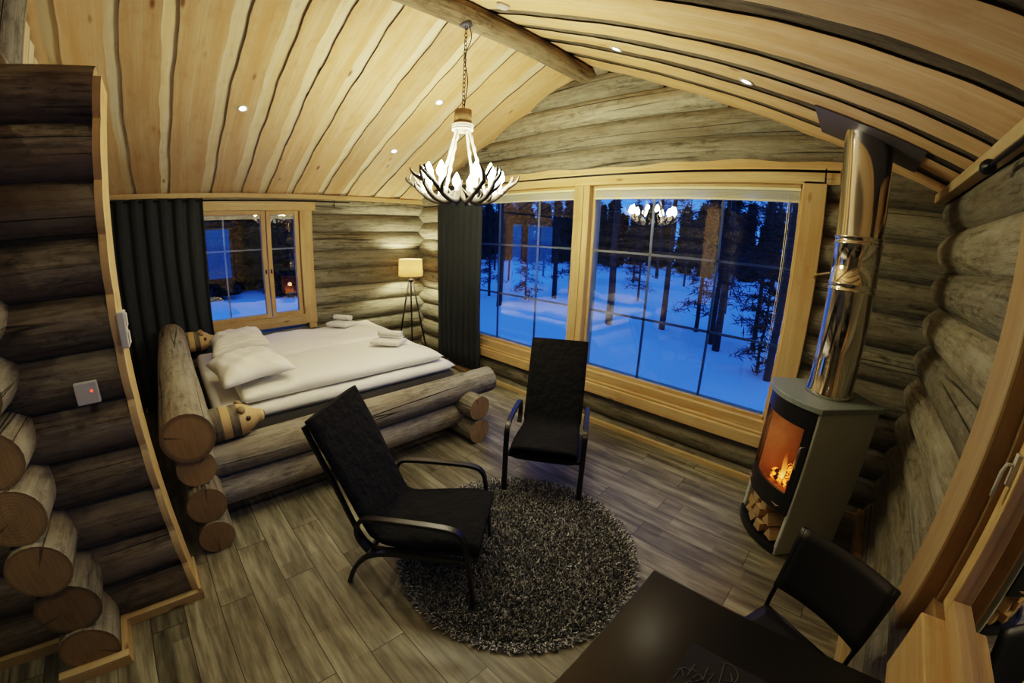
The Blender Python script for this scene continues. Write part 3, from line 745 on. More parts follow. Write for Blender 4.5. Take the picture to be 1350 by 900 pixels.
# ------------------------------------------------------------------ armchairs
def armchair(loc, rz, label):
    r = empty('armchair', loc, rz, label, 'armchair', 'black high-backed armchairs')
    side = spline([(.40, 0), (.385, .25), (.365, .46), (.335, .545), (.25, .575), (.05, .575), (-.13, .565), (-.205, .545), (-.24, .48), (-.235, .41), (-.19, .335)], 5)
    rail = spline([(.375, .325), (.15, .315), (-.08, .30), (-.22, .25), (-.315, .14), (-.375, 0)], 6)
    for s in (-1, 1):
        b = MB(); b.bar([(p[0], p[1]) for p in [q.to_2d() if len(q) > 2 else q for q in side]], .042, .022, s * .305); b.build('arm', M['black_wood'], r, .005)
        b = MB(); b.bar([(p[0], p[1]) for p in rail], .036, .026, s * .270); b.build('rear_leg', M['black_wood'], r, .005)
    b = MB(); b.box((.335, -.305, .30), (.365, .305, .345)); b.build('front_rail', M['black_wood'], r, .006)
    b = MB(); b.box((-.235, -.27, .225), (-.21, .27, .265)); b.build('cross_rail', M['black_wood'], r, .006)
    # bent plywood back frame
    back = spline([(.36, .375), (.12, .345), (-.12, .305), (-.21, .33), (-.275, .45), (-.36, .70), (-.46, .95), (-.50, 1.05)], 6)
    for s in (-1, 1):
        b = MB(); b.bar([(p[0] - .012, p[1] - .012) for p in back], .03, .02, s * .24); b.build('back_frame', M['black_wood'], r, .004)
    # one-piece upholstery: seat, bend, back
    up = spline([(.43, .405), (.30, .418), (.10, .392), (-.08, .362), (-.165, .385), (-.215, .48), (-.27, .62), (-.35, .82), (-.445, 1.02), (-.475, 1.08)], 5)
    n = len(up)
    b = MB(); nw = 10; ring = []
    def sec(j):
        a = V(up[max(j - 1, 0)]); c = V(up[min(j + 1, n - 1)]); t = (c - a).normalized(); nx, nz = -t[1], t[0]
        # normal towards the sitter
        if nz < 0 and j < n * .4: nx, nz = -nx, -nz
        if j >= n * .4 and nx < 0: nx, nz = -nx, -nz
        return up[j], (nx, nz)
    th = .036; hw = .262
    prof = []
    for k in range(20):
        a = 2 * PI * k / 20; cx, cy = math.cos(a), math.sin(a)
        e = .28; px = math.copysign(abs(cx) ** e, cx) * hw; py = math.copysign(abs(cy) ** .7, cy) * th
        prof.append((px, py))
    def f(i, j):
        e = 1.0
        if j == 0 or j == n + 1: e = .8
        jj = min(max(j - 1, 0), n - 1)
        p, nn = sec(jj); px, py = prof[i % 20]
        t = jj / (n - 1); wsc = 1.0 if t > .45 else lerp(1.02, .97, t / .45)
        sk = max(0, 1 - t / .40)
        if j == 0 or j == n + 1: py *= .05 if j else .6; px *= .97
        py = py * (1 + sk * .75) - sk * .022
        return (p[0] + nn[0] * py, px * wsc, p[1] + nn[1] * py)
    b.grid(f, 20, n + 1, closeu=True)
    b.build('upholstery', M['black_fab'], r, fixn=True)
    return r
armchair((3.80, -1.17, .004), math.atan2(-.84, .54) , 'black high-backed armchair standing in front of the picture windows')
armchair((3.97, -2.62, .004), math.atan2(.62, .78), 'black high-backed armchair with curved arms standing beside the log bed')

# ------------------------------------------------------------------ round rug
rug = empty('round_rug', (4.30, -2.06, 0), label='round shaggy charcoal rug on the floor between the armchairs and the table', cat='rug')
b = MB(); b.lathe([(0, .003), (.76, .003), (.775, .002), (.775, .0005), (0, .0005)], seg=64); b.build('backing', M['curtain'], rug)
b = MB(); rg = random.Random(5)
FEET = []
for (ax_, ay_), ar in (((3.80, -1.17), math.atan2(-.84, .54)), ((3.97, -2.62), math.atan2(.62, .78))):
    for lx_, ly_ in ((.398, .305), (.398, -.305), (-.37, .27), (-.37, -.27)):
        FEET.append((ax_ + lx_ * math.cos(ar) - ly_ * math.sin(ar), ay_ + lx_ * math.sin(ar) + ly_ * math.cos(ar)))
for k in range(62000):
    rr = .79 * math.sqrt(rg.random()); a = rg.uniform(0, 2 * PI); x, y = rr * math.cos(a), rr * math.sin(a)
    h = rg.uniform(.018, .034); a2 = rg.uniform(0, 2 * PI); lx, ly = rg.gauss(0, .010), rg.gauss(0, .010)
    if any((x + 4.30 - fx) ** 2 + (y - 2.06 - fy) ** 2 < .0020 for fx, fy in FEET): continue
    if rr > .74: lx += .016 * math.cos(a); ly += .016 * math.sin(a); h *= .8
    wx, wy = .0040 * math.cos(a2), .0040 * math.sin(a2)
    b.face([(x - wx, y - wy, .01), (x + wx, y + wy, .01), (x + lx + wx * .8, y + ly + wy * .8, h), (x + lx - wx * .8, y + ly - wy * .8, h)], [(0, 0)] * 4, rg.random() ** 1.3)
b.build('pile', M['rug'], rug)['kind'] = 'stuff'

# ------------------------------------------------------------------ dining table, placemat, chair
T = empty('dining_table', (5.76, -3.10, 0), label='black rectangular dining table in the bottom foreground', cat='table')
simple((-.45, -.75, .705), (.45, .75, .74), 'tabletop', M['table'], T, .004)
simple((-.38, -.68, .63), (.38, .68, .705), 'apron', M['table'], T, .004)
for sx in (-1, 1):
    for sy in (-1, 1): simple((sx * .405 - .035, sy * .70 - .035, 0), (sx * .405 + .035, sy * .70 + .035, .705), 'leg', M['table'], T, .004)
pm = empty('placemat', (5.79, -2.74, .741), label='black placemat with pale grey lettering on the dining table', cat='placemat')
simple((-.21, -.165, 0), (.21, .165, .003), 'mat', M['mat_fabric'], pm, .001)
b = MB()
strokes = [[(-.20, -.005), (-.195, .04), (-.175, .02)], [(-.205, .03), (-.185, .055), (-.165, .05)], [(-.165, .085), (-.168, .03)], [(-.175, .06), (-.145, .062)], [(-.15, .03), (-.14, .06), (-.125, .05), (-.138, .028)],
           [(-.125, .10), (-.12, .045)], [(-.115, .075), (-.10, .09), (-.105, .05), (-.088, .055)], [(-.13, .012), (-.10, .02), (-.075, .04)], [(-.16, .0), (-.15, .02), (-.13, -.01)],
           [(-.085, .145), (-.072, .065)], [(-.10, .14), (-.06, .155), (-.03, .13), (-.035, .09), (-.06, .06)], [(-.055, .125), (-.04, .10), (-.06, .09)], [(-.02, .10), (.005, .112), (.01, .07)], [(.03, .08), (.05, .09), (.045, .06), (.065, .065)]]
for s in strokes: b.tube([(p[0], p[1], .0045) for p in spline([(q[0], q[1], 0) for q in s], 6)], .0022, 6)
b.build('lettering', M['script'], pm)

ch = empty('dining_chair', (5.865, -2.20, 0), math.atan2(-.9, -.42), 'black dining chair with flat panel back tucked at the table end by the right wall', 'chair')
b = MB()
n = 10
def panel(i, j):
    u = i / n * 2 - 1; v = j / 6
    return (-.235 - .075 * v + .035 * (1 - u * u) * -1, u * (.238 - .012 * (1 - v)), .555 + .31 * v)
b.grid(panel, n, 6); b.build('backrest', M['chair_black'], ch, solid=.014)
def seat(i, j):
    u = i / n * 2 - 1; v = j / 8
    x = -.20 + .43 * v; return (x, u * (.20 + .02 * v), .452 - .012 * (1 - u * u) * math.sin(PI * v) - (.02 if v > .95 else 0))
b = MB(); b.grid(seat, n, 8); b.build('seat', M['chair_black'], ch, solid=.016)
for s in (-1, 1):
    b = MB(); b.tube(spline([(-.30, s * .22, 0), (-.235, s * .215, .42), (-.245, s * .215, .56), (-.318, s * .222, .865)], 5), .011, 10); b.build('rear_leg', M['black_metal'], ch)
    b = MB(); b.tube(spline([(.25, s * .21, 0), (.215, s * .205, .40), (.19, s * .20, .435), (-.2, s * .205, .44)], 6), .011, 10); b.build('front_leg', M['black_metal'], ch)
b = MB(); b.tube([(-.23, -.215, .43), (-.23, .215, .43)], .009, 8); b.build('cross_bar', M['black_metal'], ch)

# ------------------------------------------------------------------ wood stove
A2 = V((5.345, -.505)); d2 = V((.37, -.445)); FL = d2.length; d2.normalize(); n2 = V((-d2.y, d2.x))      # n2 points into the corner
st = empty('wood_stove', (A2.x, A2.y, 0), math.atan2(d2.y, d2.x), label='grey wood stove with curved glass door, burning fire and tall steel flue in the corner', cat='stove')
# local frame: x along the front (left to right), y into the corner
def front(t, bul=.095, off=0.): return (t * FL, -bul * 4 * t * (1 - t) + off)
def arc(t0, t1, n, bul=.095, off=0.): return [front(lerp(t0, t1, i / n), bul, off) for i in range(n + 1)]
D = .50
b = MB(); b.prism(arc(-.03, 1.03, 16, .10, -.02) + [(FL - .01, D + .01), (.02, D + .01)], 1.10, 1.14); b.build('top_slab', M['stove_top'], st, .006)
def side(x0, x1):
    b = MB(); q = .018
    b.prism([(x0 - q, .0), (x0 + q, .0), (x1 + q, D), (x1 - q, D)], .0, 1.10); return b.build('side_panel', M['stove_grey'], st, .012)
side(.02, .05); side(FL - .02, FL - .05)
b = MB(); b.box((.05, D - .03, .03), (FL - .05, D, 1.09)); b.build('back_panel', M['stove_black'], st)
def curved(t0, t1, z0, z1, off=0., th=.02, n=14, bul=.095):
    b = MB(); o = arc(t0, t1, n, bul, off) + arc(t0, t1, n, bul, off + th)[::-1]; b.prism(o, z0, z1); return b
curved(.04, .96, .04, .062).build('base_lip', M['stove_black'], st)
b = MB(); b.prism(arc(.03, .97, 14) + [(FL - .05, D - .03), (.05, D - .03)], .02, .045); b.build('base_plate', M['stove_black'], st)
b = MB(); b.prism(arc(.05, .95, 14, .09, .02) + [(FL - .055, D - .03), (.055, D - .03)], .355, .375); b.build('wood_bay_roof', M['stove_black'], st)
door = curved(.035, .965, .97, 1.095).build('door', M['stove_black'], st)
curved(.035, .965, .34, .49).build('door_rail', M['stove_black'], door); curved(.035, .10, .485, .975, n=4).build('door_stile', M['stove_black'], door); curved(.885, .965, .485, .975, n=4).build('door_stile', M['stove_black'], door)
b = MB(); P = arc(.09, .895, 14, .095, .012); b.grid(lambda i, j: (P[i][0], P[i][1], .48 + .5 * j), 14, 1); b.build('door_glass', M['stove_glass'], door)
b = MB(); b.tube([(FL * .955, -.035, .70), (FL * .955, -.06, .71), (FL * .955, -.06, .86), (FL * .955, -.035, .87)], .007, 8); b.build('door_handle', M['steel'], door)
b = MB(); zf = .385
bx0, bx1, by = .075, FL - .075, .30
b.face([(bx0, by, zf), (bx1, by, zf), (bx1, by, 1.05), (bx0, by, 1.05)]); b.face([(bx0, .0, zf), (bx0, by, zf), (bx0, by, 1.05), (bx0, .0, 1.05)]); b.face([(bx1, .0, zf), (bx1, by, zf), (bx1, by, 1.05), (bx1, .0, 1.05)]); b.face([(bx0, -.07, zf), (bx1, -.07, zf), (bx1, by, zf), (bx0, by, zf)]); b.face([(bx0, -.05, 1.05), (bx1, -.05, 1.05), (bx1, by, 1.05), (bx0, by, 1.05)])
b.build('firebox', M['firebrick'], st)
# fire: burning logs and flames
fire = MB()
fire.log((.14, .10, .43), (.44, .16, .435), .042, seg=10, capmi=0); fire.log((.16, .22, .43), (.46, .10, .44), .04, seg=10, capmi=0); fire.log((.2, .20, .50), (.42, .09, .51), .036, seg=10, capmi=0)
fo = fire.build('burning_log', M['ember'], st)
rg = random.Random(3)
fl = MB()
for k in range(11):
    x, y = rg.uniform(.26, .45), rg.uniform(.08, .22); hgt = rg.uniform(.10, .32) * (1.15 if x > .28 else .8); w = rg.uniform(.022, .05); ph = rg.uniform(0, 6)
    def ff(i, j, x=x, y=y, hgt=hgt, w=w, ph=ph):
        t = j / 9; a = 2 * PI * i / 8; r = w * (math.sin(PI * min(1, t * .9 + .1)) ** .8) * (1 - t * .55) + .001
        return (x + math.sin(t * 5 + ph) * .02 * t + r * math.cos(a), y + r * .6 * math.sin(a), .46 + hgt * t)
    fl.grid(ff, 8, 9, closeu=True)
tag(fl.build('flame', M['flame'], st), kind='stuff')
# flue
pipe = MB(); r = .148; pr = [(0, 1.14), (r + .012, 1.14), (r + .012, 1.165), (r + .004, 1.175), (r + .004, 1.20), (r, 1.205)]
for zj in (1.83, 2.12):
    for dz in (0, .04): pr += [(r, zj + dz), (r + .006, zj + dz + .004), (r + .006, zj + dz + .014), (r, zj + dz + .018)]
pr += [(r, 2.98)]
PX, PY = FL * .52, .25
pipe.lathe(pr, (PX, PY, 0), 40); fp = pipe.build('flue_pipe', M['steel'], st)
b = MB(); b.tube([(PX - .35 * .0, PY, 1.98), (PX - .02, PY + .46, 1.98)], .008, 8); 
# ceiling plate and wall stay of the flue
def to_world(x, y): return A2 + d2 * x + n2 * y
pc = to_world(PX, PY)
b = MB()
for s0, s1 in ((-.33, .33),):
    S0 = (W - pc.x) / 1
    def sp(dx, dy, off): 
        s_ = (W - (pc.x + dx)) / ca; return slope_pt(1, s_, pc.y + dy, off)
    ring = [(-.31, -.30), (.31, -.30), (.31, .28), (-.31, .28)]
    lo = [sp(x, y, -.012) for x, y in ring]; hi = [sp(x, y, -.004) for x, y in ring]
    b.face(lo); b.face(hi)
    for i in range(4): b.face([lo[i], lo[(i + 1) % 4], hi[(i + 1) % 4], hi[i]])
tag(b.build('ceiling_plate', M['plate_grey'], None, fixn=True), 'dark grey metal plate where the stove flue passes through the ceiling', 'plate')
b = MB(); b.tube([(pc.x - .150, pc.y + .05, 1.93), (5.46, -.055, 1.89)], .008, 8); b.tube([(5.46, -.075, 1.86), (5.46, -.075, 1.92)], .014, 8)
tag(b.build('flue_stay', M['brass']), 'thin metal stay bracing the stove flue to the window frame', 'bracket')
# firewood in the bay
def firewood(kind):
    b = MB()
    o = {0: [(-.045, -.035), (.05, -.03), (.0, .05)], 1: [(-.05, -.025), (.045, -.04), (.05, .02), (-.01, .045)], 2: [(-.04, -.04), (.04, -.035), (.035, .03), (-.035, .035)]}[kind]
    n = len(o); L_ = .30
    A = [V((x, 0, z)) for x, z in o]; B = [V((x * .94, L_, z * .95)) for x, z in o]
    b.face(A[::-1] if False else A, [(p.x, p.z) for p in A], .5, 1); b.face(B[::-1], [(p.x, p.z) for p in B], .5, 1)
    for i in range(n):
        k = (i + 1) % n; b.face([A[k], A[i], B[i], B[k]], [(0, i * .1), (0, i * .1 + .08), (.3, i * .1 + .08), (.3, i * .1)], .5, 0 if i == 0 else 2)
    return b.mesh('firewood_log', [M['fw_bark'], M['end_pale'], M['fw_cut']])
fwm = [firewood(k) for k in range(3)]
rotz = math.atan2(d2.y, d2.x)
rg = random.Random(11)
lay = [(.125, .098), (.232, .100), (.338, .098), (.443, .099), (.175, .192), (.285, .194), (.392, .192), (.23, .286), (.34, .287)]
for k, (x, zz) in enumerate(lay):
    t = x / FL; yb = front(t)[1] + .045 + rg.uniform(0, .02)
    wpos = to_world(x, yb); o = bpy.data.objects.new('firewood_log', fwm[k % 3]); C.objects.link(o)
    o.location = (wpos.x, wpos.y, zz); o.rotation_euler = (0, (0, PI, 0)[k % 3] + rg.uniform(-.05, .05), rotz + rg.uniform(-.02, .02))
    tag(o, 'split firewood log stacked in the open bay under the stove door', 'firewood', 'firewood in the stove bay')

# ------------------------------------------------------------------ antler chandelier
HX, HY = 3.15, -1.64
cz = 2.30
chd = empty('chandelier', (HX, HY, 0), label='antler chandelier with glowing candle bulbs hanging from the ridge beam', cat='chandelier')
b = MB(); k = 0; zz = 2.99
while zz < 3.66:
    a = k * PI / 2; dx, dy = .012 * math.cos(a), .012 * math.sin(a); pts = []
    for q in range(13):
        t = 2 * PI * q / 12; pts.append((dx * math.cos(t), dy * math.cos(t), zz + .02 + .022 * math.sin(t)))
    b.tube(pts, .0032, 5, caps=False); zz += .034; k += 1
b.build('chain', M['black_metal'], chd)
b = MB(); b.tube(spline([(.01, 0, 2.99), (.03, .01, 3.2), (.012, -.01, 3.4), (.03, .03, 3.56), (.01, .02, 3.68)], 6), .004, 6); b.build('cable', M['black_metal'], chd)
b = MB(); b.lathe([(0, 3.72), (.05, 3.715), (.052, 3.68), (.03, 3.665), (0, 3.665)], (-.02, .01, 0)); b.build('ceiling_hook', M['plate_grey'], chd)
b = MB(); b.lathe([(0, 2.985), (.066, 2.98), (.07, 2.90), (.068, 2.86), (0, 2.86)], seg=20, rnd=.6); b.build('wooden_cap', M['pine_brown'], chd)
b = MB()
for zq in (2.862, 2.845, 2.828): b.tube([(.075 * math.cos(t * PI / 12), .075 * math.sin(t * PI / 12), zq) for t in range(25)], .011, 8, caps=False)
b.build('rope_collar', M['rope'], chd)
NA = 10
for k in range(NA):
    a0 = 2 * PI * k / NA + .2; rg = random.Random(k + 40)
    def pol(r_, z_, da=0.): return V((r_ * math.cos(a0 + da), r_ * math.sin(a0 + da), z_))
    sw = .25 if k % 2 else -.22
    main = spline([pol(.05, cz + .03), pol(.14, cz - .03, .05), pol(.25, cz - .01, sw * .3), pol(.35, cz + .07, sw * .7), pol(.41 + rg.uniform(-.02, .03), cz + .14, sw), pol(.43, cz + .195, sw * 1.15)], 5)
    b = MB(); b.tube(main, [lerp(.030, .007, i / (len(main) - 1)) for i in range(len(main))], 8)
    for t, dz, dr, da in ((.30, .08, .05, -.18), (.5, .10, .07, .20), (.7, .085, .08, -.15)):
        p = main[int(t * (len(main) - 1))]; q = p + V((math.cos(a0) * dr, math.sin(a0) * dr, dz)) + V((-math.sin(a0), math.cos(a0), 0)) * da * .35
        m_ = (p + q) / 2 + V((math.cos(a0), math.sin(a0), 0)) * .025
        tn = spline([p, m_, q], 4); b.tube(tn, [lerp(.019, .004, i / (len(tn) - 1)) for i in range(len(tn))], 7)
    b.build('antler', M['antler'] if k % 2 else M['antler_dark'], chd)
    # candle and bulb
    pc_ = pol(.305, 0, sw * .45)
    b = MB(); b.lathe([(0, cz + .03), (.026, cz + .035), (.028, cz + .05), (.014, cz + .052), (.0135, cz + .115), (0, cz + .115)], pc_, 12); cd = b.build('candle', M['candle'], chd)
    b = MB(); b.lathe([(0, cz + .115), (.012, cz + .118), (.033, cz + .145), (.036, cz + .168), (.022, cz + .205), (.005, cz + .235), (0, cz + .238)], pc_, 10); b.build('bulb', M['bulb'], cd)
for k in range(4):
    a0 = 2 * PI * k / 4 + .35
    b = MB(); p0 = V((.055 * math.cos(a0), .055 * math.sin(a0), 2.84)); p1 = V((.215 * math.cos(a0), .215 * math.sin(a0), cz + .02)); pts = []
    for i in range(19):
        t = i / 18; w = .012 if i % 3 == 0 else 0
        pts.append(p0.lerp(p1, t) + V((w * .4, 0, 0)))
    b.tube(pts, [.010 if i % 3 else .014 for i in range(19)], 7); b.build('rope', M['rope'], chd)
b = MB(); b.lathe([(0, cz - .03), (.05, cz - .02), (.06, cz + .02), (.04, cz + .05), (0, cz + .06)], seg=16); b.build('hub', M['antler_dark'], chd)

# ------------------------------------------------------------------ recessed downlights, smoke alarm
def on_ceil(side, x, y):
    s_ = (x if side < 0 else W - x) / ca; return slope_pt(side, s_, y, -.002)
alpha = math.atan(SL)
def downlight(side, x, y, label):
    p = on_ceil(side, x, y)
    r = empty('recessed_downlight', p, label=label, cat='downlight', group='recessed ceiling downlights'); r.rotation_euler = (0, -alpha if side < 0 else alpha, 0)
    b = MB(); b.lathe([(.030, .004), (.030, -.004), (.047, -.006), (.050, .0), (.050, .006)], seg=24); b.build('trim_ring', M['white_plastic'], r)
    b = MB(); b.lathe([(0, -.001), (.030, -.001)], seg=20); b.build('lens', M['spot'], r)
    ld = bpy.data.lights.new('downlight_beam', 'SPOT'); ld.energy = SPOTW; ld.color = (.97, .90, .64); ld.spot_size = 1.9; ld.spot_blend = .8; ld.shadow_soft_size = .03
    lo = bpy.data.objects.new('downlight_beam', ld); C.objects.link(lo); lo.parent = r; lo.location = (0, 0, -.02)
SPOTW = 17
downlight(-1, 1.53, -2.94, 'small round downlight in the left ceiling slope, alone at the left above the bed')
downlight(-1, 2.07, -1.12, 'small round downlight in the left ceiling slope, higher of the two behind the chandelier')
downlight(-1, 1.16, -1.14, 'small round downlight in the left ceiling slope, lower of the two behind the chandelier')
downlight(1, 4.02, -.87, 'small round downlight in the right ceiling slope, nearer the ridge beam')
downlight(1, 5.0, -.87, 'small round downlight in the right ceiling slope, nearer the stove flue')
for x, y in ((5.0, -3.0), (4.02, -3.0), (5.0, -5.1), (4.02, -5.1)):  # unseen extra downlights, added to brighten the stove side, chair and table
    s_ = 1 if x > XR else -1
    if x < XR: continue
    downlight(s_, x, y, 'unseen extra downlight added for fill light in the right ceiling slope, behind the dining table')
b = MB(); b.lathe([(0, -.035), (.03, -.034), (.045, -.022), (.052, -.012), (.052, .0), (0, .0)], seg=24); o = b.build('smoke_alarm', M['white_plastic']); o.location = on_ceil(1, 3.52, -1.60); o.rotation_euler = (0, alpha, 0)
tag(o, 'round white smoke alarm on the ceiling beside the ridge beam', 'smoke alarm')

# ------------------------------------------------------------------ wall plates
r = empty('wall_switch', (XP + .03, -4.08, 1.36), label='square white wall plate with red indicator on the dark log partition', cat='switch')
simple((-.02, -.052, -.052), (.012, .052, .052), 'plate', M['white_plastic'], r, .004)
simple((.012, .018, .004), (.0135, .028, .014), 'indicator', M['red_led'], r)
r = empty('light_switch', (XP - .0, YP + .035, 1.62), label='white surface-mounted light switch on the edge of the partition', cat='switch')
simple((-.045, -.0, -.085), (.045, .035, .085), 'housing', M['white_plastic'], r, .006)
for s in (-1, 1): simple((-.03, .035, s * .042 - .03), (.03, .041, s * .042 + .03), 'rocker', M['white_plastic'], r, .003)

# ------------------------------------------------------------------ outside: snow, snow banks, pines, dusk sky
b = MB(); n = 90
def gz(x, y):
    d = math.hypot(x - 3, y - 0)
    h = -.55 + .10 * math.sin(x * .5) * math.cos(y * .45) + .06 * math.sin(x * 1.3 + y * .9)
    h += max(0, d - 11) * .03
    for mx, my, mr, mh in ((-1.6, 5.6, 2.1, .42), (-3.8, 6.6, 1.6, .35), (.9, 5.3, 1.5, .22), (-5.2, -1.5, 2.0, .25)):
        h += mh * math.exp(-((x - mx) ** 2 + (y - my) ** 2) / (mr * .5) ** 2 / 2)
    return h
def gp(i, j):
    u = i / n * 2 - 1; v = j / n * 2 - 1
    x = 3 + 60 * u * (abs(u) * .75 + .25); y = 60 * v * (abs(v) * .75 + .25)
    return (x, y, gz(x, y))
b.grid(gp, n, n); struct(b.build('ground', M['snow']))

def tree_mesh(seed, h, r, crown0, dense, wide=.13, big=1., cw=1.):
    rg = random.Random(seed); t = MB(); f = MB()
    lean = (rg.uniform(-.02, .02), rg.uniform(-.02, .02))
    pts = [(lean[0] * h * k / 8 + rg.uniform(-.02, .02), lean[1] * h * k / 8 + rg.uniform(-.02, .02), -.3 + (h + .3) * k / 8) for k in range(9)]
    t.tube(pts, [lerp(r, r * .2, k / 8) for k in range(9)], 8)
    nb = int(dense)
    for k in range(nb):
        zz = lerp(crown0 * h, h * .99, (k + rg.random()) / nb); tt = (zz - crown0 * h) / (h * (1 - crown0))
        ln = lerp(1.5, .25, tt) * rg.uniform(.5, 1.15) * (h / 8) * cw; a = rg.uniform(0, 2 * PI); dr = rg.uniform(-.35, .12)
        q0 = V((lean[0] * zz, lean[1] * zz, zz)); dv = V((math.cos(a), math.sin(a), dr))
        t.tube([q0, q0 + dv * ln * .55, q0 + dv * ln + V((0, 0, -.12 * ln))], [.018, .011, .004], 4, caps=False)
        for m_ in range(int(34 * ln) + 8):
            w = q0 + dv * ln * rg.uniform(.25, 1.05) + V((rg.gauss(0, .14), rg.gauss(0, .14), rg.gauss(-.02, .08))) * min(1, ln)
            s = rg.uniform(.06, .20) * big; e1 = V((rg.uniform(-1, 1), rg.uniform(-1, 1), rg.uniform(-.7, .4))).normalized() * s; e2 = V((rg.uniform(-1, 1), rg.uniform(-1, 1), rg.uniform(-.4, .4))).normalized() * s * wide
            f.face([w - e1, w + e2, w + e1, w - e2], [(0, 0)] * 4)
    return t.mesh('trunk', M['trunk']), f.mesh('foliage', M['needles'])
kinds = [tree_mesh(1, 9, .105, .36, 55), tree_mesh(2, 7.5, .11, .30, 60), tree_mesh(3, 10, .115, .42, 50), tree_mesh(4, 5.5, .075, .12, 70), tree_mesh(5, 3.2, .04, .05, 60), tree_mesh(6, 8.5, .09, .22, 75), tree_mesh(7, 5.6, .10, .04, 90, .5, 2.7, .72), tree_mesh(8, 4.8, .09, .03, 90, .5, 2.7, .78), tree_mesh(9, 8.0, .07, .25, 30, .13, 1., .7)]
def tree(kind, x, y, label, group=None, sc=1., name='pine_tree', rz=None):
    t, f = kinds[kind]
    rz = random.uniform(0, 6.28) if rz is None else rz
    r = empty(name, (x, y, gz(x, y)), rz, label, 'tree', group); r.scale = (sc, sc, sc * random.uniform(.92, 1.1))
    for nm, me in (('trunk', t), ('foliage', f)):
        o = bpy.data.objects.new(nm, me); C.objects.link(o); o.parent = r
    return r
near = [(0, -3.95, 5.6, 'dark pine trunk in the snow seen through the left picture window, thickest there'),
        (4, -3.3, 6.2, 'small bushy pine beside the thick trunk in the left picture window'),
        (1, -4.6, 9.4, 'slender pine further back, at the right side of the left picture window'),
        (2, -.25, 6.6, 'dark pine trunk at the left side of the right picture window, behind the snow bank'),
        (0, .9, 7.9, 'tall dark pine trunk in the middle of the right picture window'),
        (3, 1.6, 9.0, 'thin pine to the right of the tall middle trunk in the right picture window'),
        (5, 2.45, 7.9, 'dark pine directly behind the second upright glazing bar of the right picture window'),
        (1, 2.8, 7.3, 'dark pine trunk just right of the second upright glazing bar, right picture window'),
        (3, 3.6, 8.2, 'slim pine standing between the second glazing bar and the blind cord'),
        (5, 4.5, 5.6, 'dense dark pine nearest the right edge of the right picture window'),
        (4, 4.15, 6.1, 'low bushy young pine at the foot of the dense pine by the right window edge'),
        (4, 5.2, 6.2, 'young pine outside beyond the stove flue, behind the window frame')]
for k, x, y, lb in near: tree(k, x, y, lb, sc=1.0)
rg = random.Random(21); placed = []
def forest(n, amin, amax, dmin, dmax, gap, ks):
    k0 = tries = 0
    while k0 < n and tries < 6000:
        tries += 1
        a = rg.uniform(amin, amax); d = rg.uniform(dmin, dmax); x, y = 3 + d * math.cos(a), d * math.sin(a)
        if any((x - p) ** 2 + (y - q) ** 2 < gap * gap for p, q in placed): continue
        placed.append((x, y)); k0 += 1
        tree(rg.choice(ks), x, y, 'dark pine standing in the dense forest beyond the snowfield', 'forest pines', sc=rg.uniform(.8, 1.1), rz=rg.uniform(0, 6.28))
forest(28, 1.2, 2.75, 12, 25, 2.4, [2, 3, 3, 8])
forest(185, 1.15, 2.70, 28, 52, 1.75, [6, 6, 7])
forest(40, 2.80, PI * 1.10, 14, 28, 1.75, [6, 7, 6])

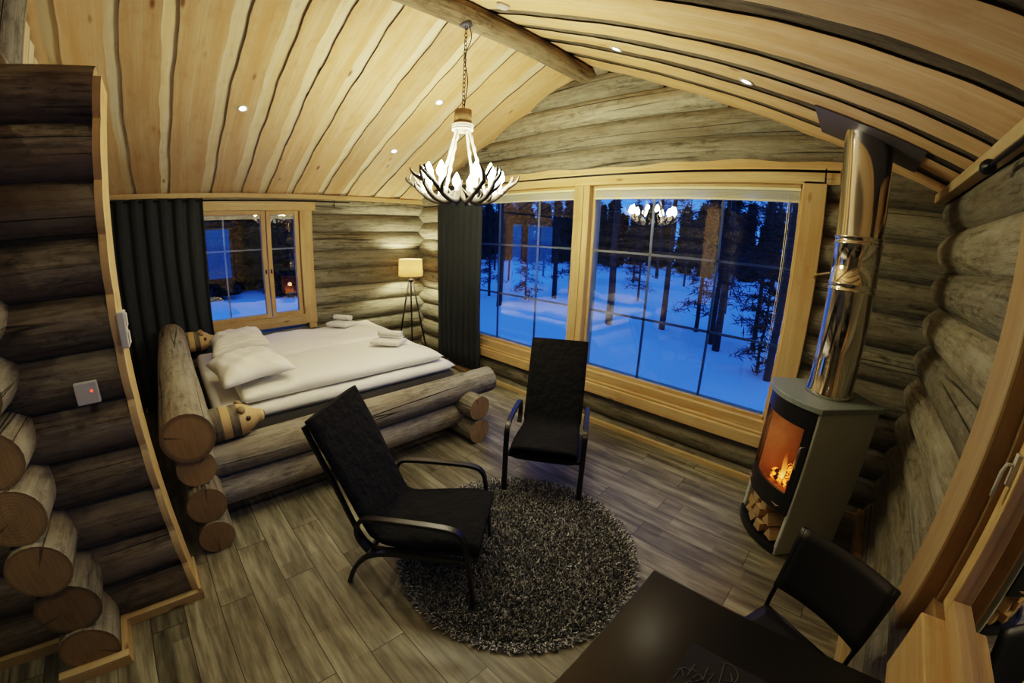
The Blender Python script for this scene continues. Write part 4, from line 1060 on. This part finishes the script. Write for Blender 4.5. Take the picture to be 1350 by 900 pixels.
wd = bpy.data.worlds.new('dusk'); bpy.context.scene.world = wd; wd.use_nodes = True
nt = wd.node_tree; nt.nodes.clear()
tc = nt.nodes.new('ShaderNodeTexCoord'); sp = nt.nodes.new('ShaderNodeSeparateXYZ'); rp = nt.nodes.new('ShaderNodeValToRGB'); bg = nt.nodes.new('ShaderNodeBackground'); ou = nt.nodes.new('ShaderNodeOutputWorld')
nt.links.new(tc.outputs['Generated'], sp.inputs[0]); nt.links.new(sp.outputs[2], rp.inputs[0]); nt.links.new(rp.outputs[0], bg.inputs[0]); nt.links.new(bg.outputs[0], ou.inputs[0])
rp.color_ramp.elements[0].position = 0.0; rp.color_ramp.elements[0].color = (.042, .165, .70, 1)
rp.color_ramp.elements[1].position = .6; rp.color_ramp.elements[1].color = (.030, .14, .70, 1)
bg.inputs[1].default_value = 2.0

# ------------------------------------------------------------------ fire light inside the stove
fw_ = to_world(FL * .5, .06)
ld = bpy.data.lights.new('fire_light', 'POINT'); ld.energy = 1.1; ld.color = (1, .54, .26); ld.shadow_soft_size = .05
lo = bpy.data.objects.new('fire_light', ld); C.objects.link(lo); lo.location = (fw_.x, fw_.y, .72)

# ------------------------------------------------------------------ camera: the photograph's fisheye lens
cam = bpy.data.cameras.new('camera'); co = bpy.data.objects.new('camera', cam); C.objects.link(co)
yaw, pitch, roll = .7717, -.2606, .0350
f = V((-math.sin(yaw) * math.cos(pitch), math.cos(yaw) * math.cos(pitch), math.sin(pitch))); r0 = V((math.cos(yaw), math.sin(yaw), 0)); u0 = r0.cross(f)
r1 = r0 * math.cos(roll) + u0 * math.sin(roll); u1 = u0 * math.cos(roll) - r0 * math.sin(roll)
co.matrix_world = Matrix(((r1.x, u1.x, -f.x, 5.6951), (r1.y, u1.y, -f.y, -3.6256), (r1.z, u1.z, -f.z, 2.0), (0, 0, 0, 1)))
cam.type = 'PANO'; cam.sensor_width = 36; cam.sensor_fit = 'HORIZONTAL'; cam.clip_start = .05; cam.clip_end = 300
cc = getattr(cam, 'cycles', cam); cc.panorama_type = 'FISHEYE_LENS_POLYNOMIAL'; cc.fisheye_fov = PI
KS = [0.0, -0.0717, 0, 0, 0]
KS = [0.0, -0.07217906835784561, 0.00011937127497723858, 4.0607782907850474e-05, -7.988051273414665e-07]
cc.fisheye_polynomial_k0, cc.fisheye_polynomial_k1, cc.fisheye_polynomial_k2, cc.fisheye_polynomial_k3, cc.fisheye_polynomial_k4 = KS
sc = bpy.context.scene; sc.camera = co
sc.view_settings.view_transform = 'Filmic'; sc.view_settings.look = 'Medium High Contrast'; sc.view_settings.exposure = 0.22
sc.cycles.use_denoising = True
